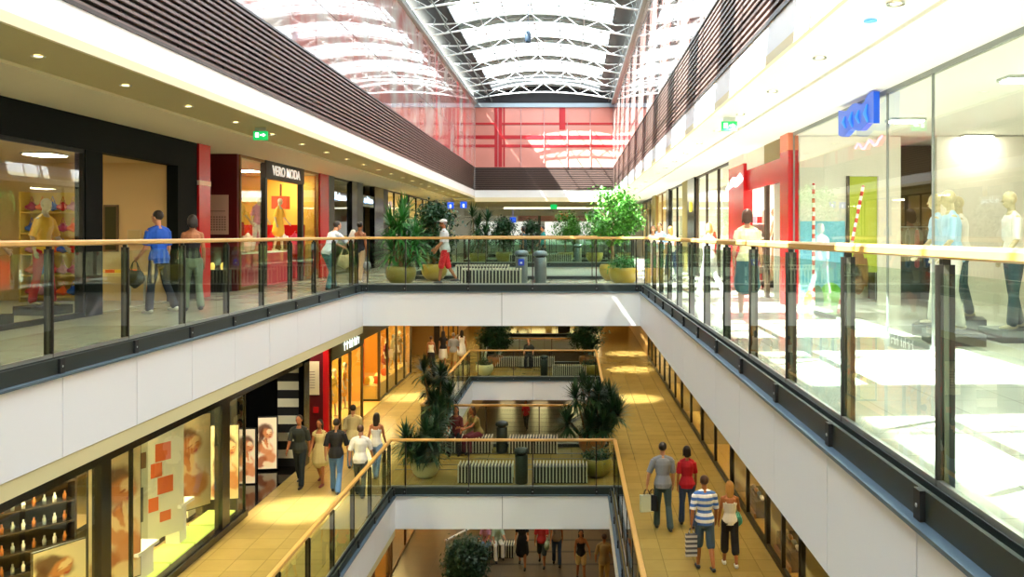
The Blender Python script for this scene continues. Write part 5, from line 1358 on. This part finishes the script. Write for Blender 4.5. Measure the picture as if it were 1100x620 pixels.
# orange glowing shops
glow = M('glowing amber wall', '#dca23c', .7); brassf = M('dark brass mullion', '#4f4122', .4, .4)
XG = -7.27
S('wall_header', M('olive sign board', '#5b5838', .5), XG - .08, XG + .06, 26.6, 30.7, -2.42, zc)
t = thing('shop_sign', 'pale block lettering on the olive board over amber shop', 'sign', (XG + .075, 28.9, -2.18)); m = MB(M('pale letter enamel', '#e8f0e4', .5, emit=.9))
for i, w_ in enumerate((.18, .22, .2, .08, .24, .3)):
    y = -.9 + i * .32; m.box(0, .015, y, y + .05, -.15, .13 if i % 2 else .17); m.box(0, .015, y, y + w_, .02, .07)
    if i > 1: m.box(0, .015, y + w_ - .05, y + w_, -.15, .07)
m.build('lettering', t)
window(XG, [26.65, 27.75, 29.0, 30.65], ZM, -2.42, brassf, w=.09, sill=.05)
room(XG - .05, -10.0, 26.6, 33.9, ZM, 2.75, glow, glow, (False, False), M('amber floor', '#d9a84a', .4))
S('wall_display_plinth', M('amber plinth', '#e2b85a', .5), -8.0, XG - .06, 26.7, 30.6, ZM, ZM + .5)
S('wall_recess', glow, -10.0, -8.1, 33.9, 34.0, ZM, -2.3)
for i, (y, top_, nm) in enumerate(((27.3, orange, 'orange dress'), (28.6, yellow, 'yellow dress'), (29.9, M('amber slip', '#d99a3a', .7), 'amber dress'))):
    manikin('mannequin in %s in amber shop window, middle gallery' % nm, (-7.72, y, ZM + .5), -100 + 10*i, top_, None, tm='dress', H=1.55, plinth=False)
t = thing('curtain_panel', 'tall orange curtain panel in the first amber window', 'curtain', (-7.95, 27.0, ZM + .5)); m = MB(orange); m.prism([(q*.05, .03*(-1)**q) for q in range(9)] + [(q*.05, .03*(-1)**q + .02) for q in range(8, -1, -1)], 2, 0, 2.1); m.build('cloth', t)
t = thing('curtain_panel', 'tall orange curtain panel facing the camera in second amber window', 'curtain', (-8.4, 34.35, ZM + .6)); m = MB(orange); m.prism([(q*.05, .03*(-1)**q) for q in range(8)] + [(q*.05, .03*(-1)**q + .02) for q in range(7, -1, -1)], 2, 0, 2.1); m.build('cloth', t)
for x, y in ((-8.2, 28.0), (-8.2, 30.0), (-8.2, 36.0), (-8.2, 39), (-8.9, 32.5)):
    light_panel(x, y, ZM + 2.73, .6, .8, 11, 'amber ceiling lamp in glowing shops, %s' % {28.0: 'over orange curtain', 30.0: 'over amber dress', 36.0: 'over second window goods', 39: 'over last window', 32.5: 'over recessed entrance'}[y], '#ffdf9a')
# end pane facing the camera and second window
XH = -7.42
m = MB(brassf); m.box(-8.15, -8.08, 34.0, 34.08, ZM, -2.3); m.box(XH - .04, XH + .05, 33.98, 34.1, ZM, zc); m.box(-8.1, XH, 34.0, 34.06, ZM, ZM + .06); struct(m.build('window_frame'))
S('window_91', shop_glass, -8.08, XH - .04, 34.02, 34.035, ZM + .06, -2.3)
S('wall_header', brassf, -9.9, XG + .05, 30.7, 40.8, -2.3, zc)
window(XH, [34.05, 35.6, 37.4, 39.2, 40.75], ZM, -2.3, brassf, w=.1, sill=.05)
room(XH - .05, -9.6, 34.1, 40.9, ZM, 2.8, glow, glow, (False, True), M('amber floor'))
S('wall_display_plinth', M('amber plinth'), -8.05, XH - .1, 34.1, 40.5, ZM, ZM + .55)
for i, (x, y, mt) in enumerate(((-7.85, 34.5, M('golden goods')), (-7.65, 34.6, orange), (-7.95, 34.45, yellow), (-7.75, 35.4, M('golden goods')), (-7.75, 36.6, orange))):
    o = MB(mt).ell((0, 0, .16), (.15, .13, .16), 12, 8).build('round_vase', None, (x, y, ZM + .55)); tag(o, 'rounded vase on the amber window plinth, %s from the recessed entrance' % ORD[i], 'vase', 'vases on the amber plinth')
for y, nm, mt in ((37.0, 'rust wrap', M('rust red coat')), (38.4, 'cream wrap', creamc), (39.8, 'olive wrap', khaki)):
    manikin('mannequin in %s in the far amber window' % nm, (-7.78, y, ZM + .55), -100, mt, None, tm='dress', H=1.5, plinth=False)
# tan wall and columns further on
S('wall_tan', tan, -9.0, -8.9, 40.9, 47.0, ZM, zc); S('wall_tan', tan, -9.0, -6.9, 47.0, 47.1, ZM, zc)
for y in (43.0, 45.0): S('trim_95', M('tan joint', '#9a7636', .6), -8.9, -8.885, y, y + .06, ZM, zc)
S('pillar', M('dark brown column', '#3a2c1c', .5), -7.3, -7.0, 46.9, 47.4, ZM, zc)
generic_front(-7.2, 47.5, 56, ZM, 3.9, glow, 4, brassf, 14, 1, [(wcl, 'pale coat'), (orange, 'orange coat')], 'the farthest amber shop of middle gallery')
S('wall_plain', tan, XO, -7.2, 56, YB, ZM, zc)

# ------------------------------------------------------------------ middle right shops (front plane MR)
mull = M('dark olive mullion', '#2c2716', .4, .3)
rooms = [(6.0, 11.5), (11.6, 15.3), (15.4, 18.0), (18.1, 22.0), (22.1, 27.0), (27.1, 32.0), (32.1, 38.0), (38.1, 46.0)]
for i, (a, b) in enumerate(rooms):
    S('wall_header', M('olive header', '#6a5f38', .5), MR - .05, MR + .06, a, b, -1.9, zc)
    n = max(2, int((b - a) / 1.7)); window(MR, [a + (b - a)*j/n for j in range(n + 1)], ZM, -1.9, mull, w=.08, sill=.12)
    room(MR + .05, 6.6, a, b, ZM, 3.15, M('golden olive shop wall', '#a58c4e', .7), soffit, (True, True), M('amber floor'))
    light_panel(5.0, (a + b)/2, ZM + 3.12, .4, 1.2, 5, 'ceiling lamp in middle gallery shop number %s from the bridge' % ['one', 'two', 'three', 'four', 'five', 'six', 'seven', 'eight'][i], '#ffe0a0')
    S('pillar', mull, MR - .04, MR + .1, b - .02, b + .12, ZM, zc)
for i, (y, nm) in enumerate(((14.4, 'near the teal handbag woman'), (17.3, 'beside striped polo man'), (20.5, 'beside the red T-shirt woman'))):
    t = thing('display_cabinet', 'dark cabinet of small goods in middle window %s' % nm, 'display cabinet', (4.4, y, ZM)); m = MB(black); m.box(-.25, .25, -.6, .6, 0, .4); m.box(.22, .25, -.6, .6, .4, 1.9); m.build('case', t)
    for z_ in (.9, 1.4): MB(black).box(-.25, .22, -.6, .6, z_, z_ + .03).build('shelf_board', t)
    MB(terra).box(-.3, -.25, -.62, .62, 0, .12).build('base_trim', t)
    for q in range(8):
        mt = [wcl, greenb, M('amber bottle', '#a8642a', .3), khaki][q % 4]
        o = MB(mt).tube([(0, -.1, .05), (0, .0, .06), (0, .1, .04)], [.04, .05, .03], 8).build('shoe', None, (4.3, y - .5 + .3*(q % 4), ZM + (.4 if q < 4 else .93))); tag(o, 'shoe in dark cabinet %s, %s on the %s board' % (nm, ORD[q % 4], 'lower' if q < 4 else 'upper'), 'shoe', 'shoes in the cabinet %s' % nm)
S('wall_plain', tan, MR, XP, 46, YB, ZM, zc); S('wall_plain', tan, MR, XP, -2, 6, ZM, zc)
# far end of the middle floor
m = MB(tan); m.box(-7.2, MR, 62, 62.1, ZM, zc); struct(m.build('wall_far_middle'))
for i, x in enumerate((-4.6, -2.6, -.6, 1.2)):
    S('wall_lit_window', M('amber lit window', '#ffe2a0', .5, emit=1.6), x - .75, x + .75, 61.9, 62.0, ZM + .3, ZM + 2.5)
t = thing('wall_poster', 'round ring motif poster at far end of middle floor', 'poster', (-3.4, 61.85, ZM + .8)); MB(M('amber lit window')).box(-1, 1, -.03, 0, 0, 1.6).build('print', t); m = MB(M('brown print')); m.disc((0, 0, .7), .55, .6, 24, -.035); m.mat(M('amber lit window')); m.disc((0, 0, .62), .36, .42, 24, -.04); m.build('ring', t)
S('pillar', M('dark brown column'), -.9, -.1, 58, 58.6, ZM, zc); 
o = MB(M('orange red sign')).box(-.4, .4, -.05, 0, -.4, .4).build('shop_sign', None, (.4, 58, ZM + 2.1)); tag(o, 'orange red square sign at far end of middle floor', 'sign')
# escalator rising from the middle to the upper floor
t = thing('escalator', 'escalator with pale balustrade rising behind the second middle bridge', 'escalator', (-3.75, 44.6, ZM))
m = MB(M('dark step metal', '#2d2f2a', .5, .4)); n = 22
for i in range(n): m.box(-.6, .0, i*.42, i*.42 + .44, i*.23 - .2, i*.23 + .05)
m.build('steps', t)
for s_, nm in ((-.66, 'a'), (.04, 'b')):
    m = MB(white2); m.prism([(0, -.3), (9.2, 4.75), (9.2, 5.2), (0, .25)], 0, s_, s_ + .08); m.build('side_panel', t)
    m = MB(rail_glass); m.prism([(0, .25), (9.2, 5.2), (9.2, 6.0), (0, 1.0)], 0, s_ + .03, s_ + .045); m.build('glass_side', t)
    m = MB(blackm); m.tube([(s_ + .04, -.2, .98), (s_ + .04, 0, 1.02), (s_ + .04, 9.2, 6.02)], [.035]*3, 8); m.build('handrail', t)
# cream soffit volume over the far end
S('ceiling', M('cream sloping soffit', '#e0d49a', .7), -3.5, .9, 47, 60, -2.0, -1.1)

# ------------------------------------------------------------------ ground floor edges
XGs = -6.1
for i, (a, b) in enumerate(((20, 29.6), (29.9, 40), (40.3, 52))):
    S('wall_header', glow, XGs - .1, XGs, a, b, ZG + 2.9, ZM - .95)
    window(XGs, [a + (b - a)*j/4 for j in range(5)], ZG, ZG + 2.9, M('brown mullion', '#6a4a24', .5), w=.09)
    room(XGs - .1, -8.6, a, b, ZG, 2.9, glow, glow, (True, True))
    light_panel(-7.2, (a + b)/2, ZG + 2.88, .8, 4, 5, 'amber ceiling lamp in the ground floor shop, %s' % ['nearest', 'middle one', 'farthest'][i], '#ffdc90')
    for j in range(4): garment('amber lit coat in ground floor window, %s of the %s shop' % (ORD[j], ORD[i]), (XGs - .6, a + (b - a)*(j + .5)/4, ZG + 1.9), [creamc, yellow, khaki, orange][j], .85, .5, R(70), 'coats in the ground floor windows', 2.9 - 1.95)
S('wall_plain', tan, XO, XGs, -2, 20, ZG, ZM - .95); S('wall_plain', tan, XO, XGs, 52, YB, ZG, ZM - .95)
S('wall_plain', tan, 3.6, XP, -2, YB, ZG, ZM - .95)
S('wall_far_ground', M('brown far wall', '#7a5a34', .7), XGs, 3.6, 62, 62.1, ZG, ZM - .95)
for x in (-4.5, -2.2, .2): S('wall_lit_window', M('amber lit window'), x - .5, x + .5, 61.9, 62.0, ZG + .4, ZG + 2.2)
# glass barrier with white handrail beside the seated pair
t = thing('glass_barrier', 'short glass barrier with white handrail beside the seated pair', 'barrier', (-4.3, 30.2, ZG), R(62))
MB(rail_glass).box(0, 2.4, -.01, .01, .08, .95).build('glass_pane', t); MB(white2).tube([(0, 0, 1.0), (2.4, 0, 1.0)], [.035]*2, 8).build('handrail', t)
for x in (.03, 1.2, 2.37): MB(light_steel).box(x - .02, x + .02, -.02, .02, 0, .98).build('post', t)

# ------------------------------------------------------------------ details that belong to a part become its sub-parts
RULES = {'soil': ('pot',), 'handle': ('bag_body',), 'lamp_lens': ('trim_ring',), 'diffuser': ('lamp_frame',), 'pictogram_plate': ('bin_body',), 'opening': ('bin_body',),
         'mirror_glass': ('frame',), 'print': ('frame',), 'notice_lettering': ('paper',), 'printed_portrait': ('panel',), 'hanger_hook': ('cloth',), 'running_symbol': ('sign_face',),
         'pictogram': ('sign_face',), 'printed_blocks': ('cloth',), 'orange_squares': ('cloth',), 'painted_shapes': ('print',), 'printed_figure': ('print',), 'glass_box': ('base',), 'raised_pattern': ('sign_board',)}
def base_name(o): return o.name.split('.')[0]
for o in [o for o in scene.objects if o.parent is not None and o.parent.parent is None]:
    want = RULES.get(base_name(o))
    if not want: continue
    for sib in o.parent.children:
        if base_name(sib) in want and sib.location.length < 1e-6 and tuple(sib.scale) == (1, 1, 1):
            o.parent = sib; break
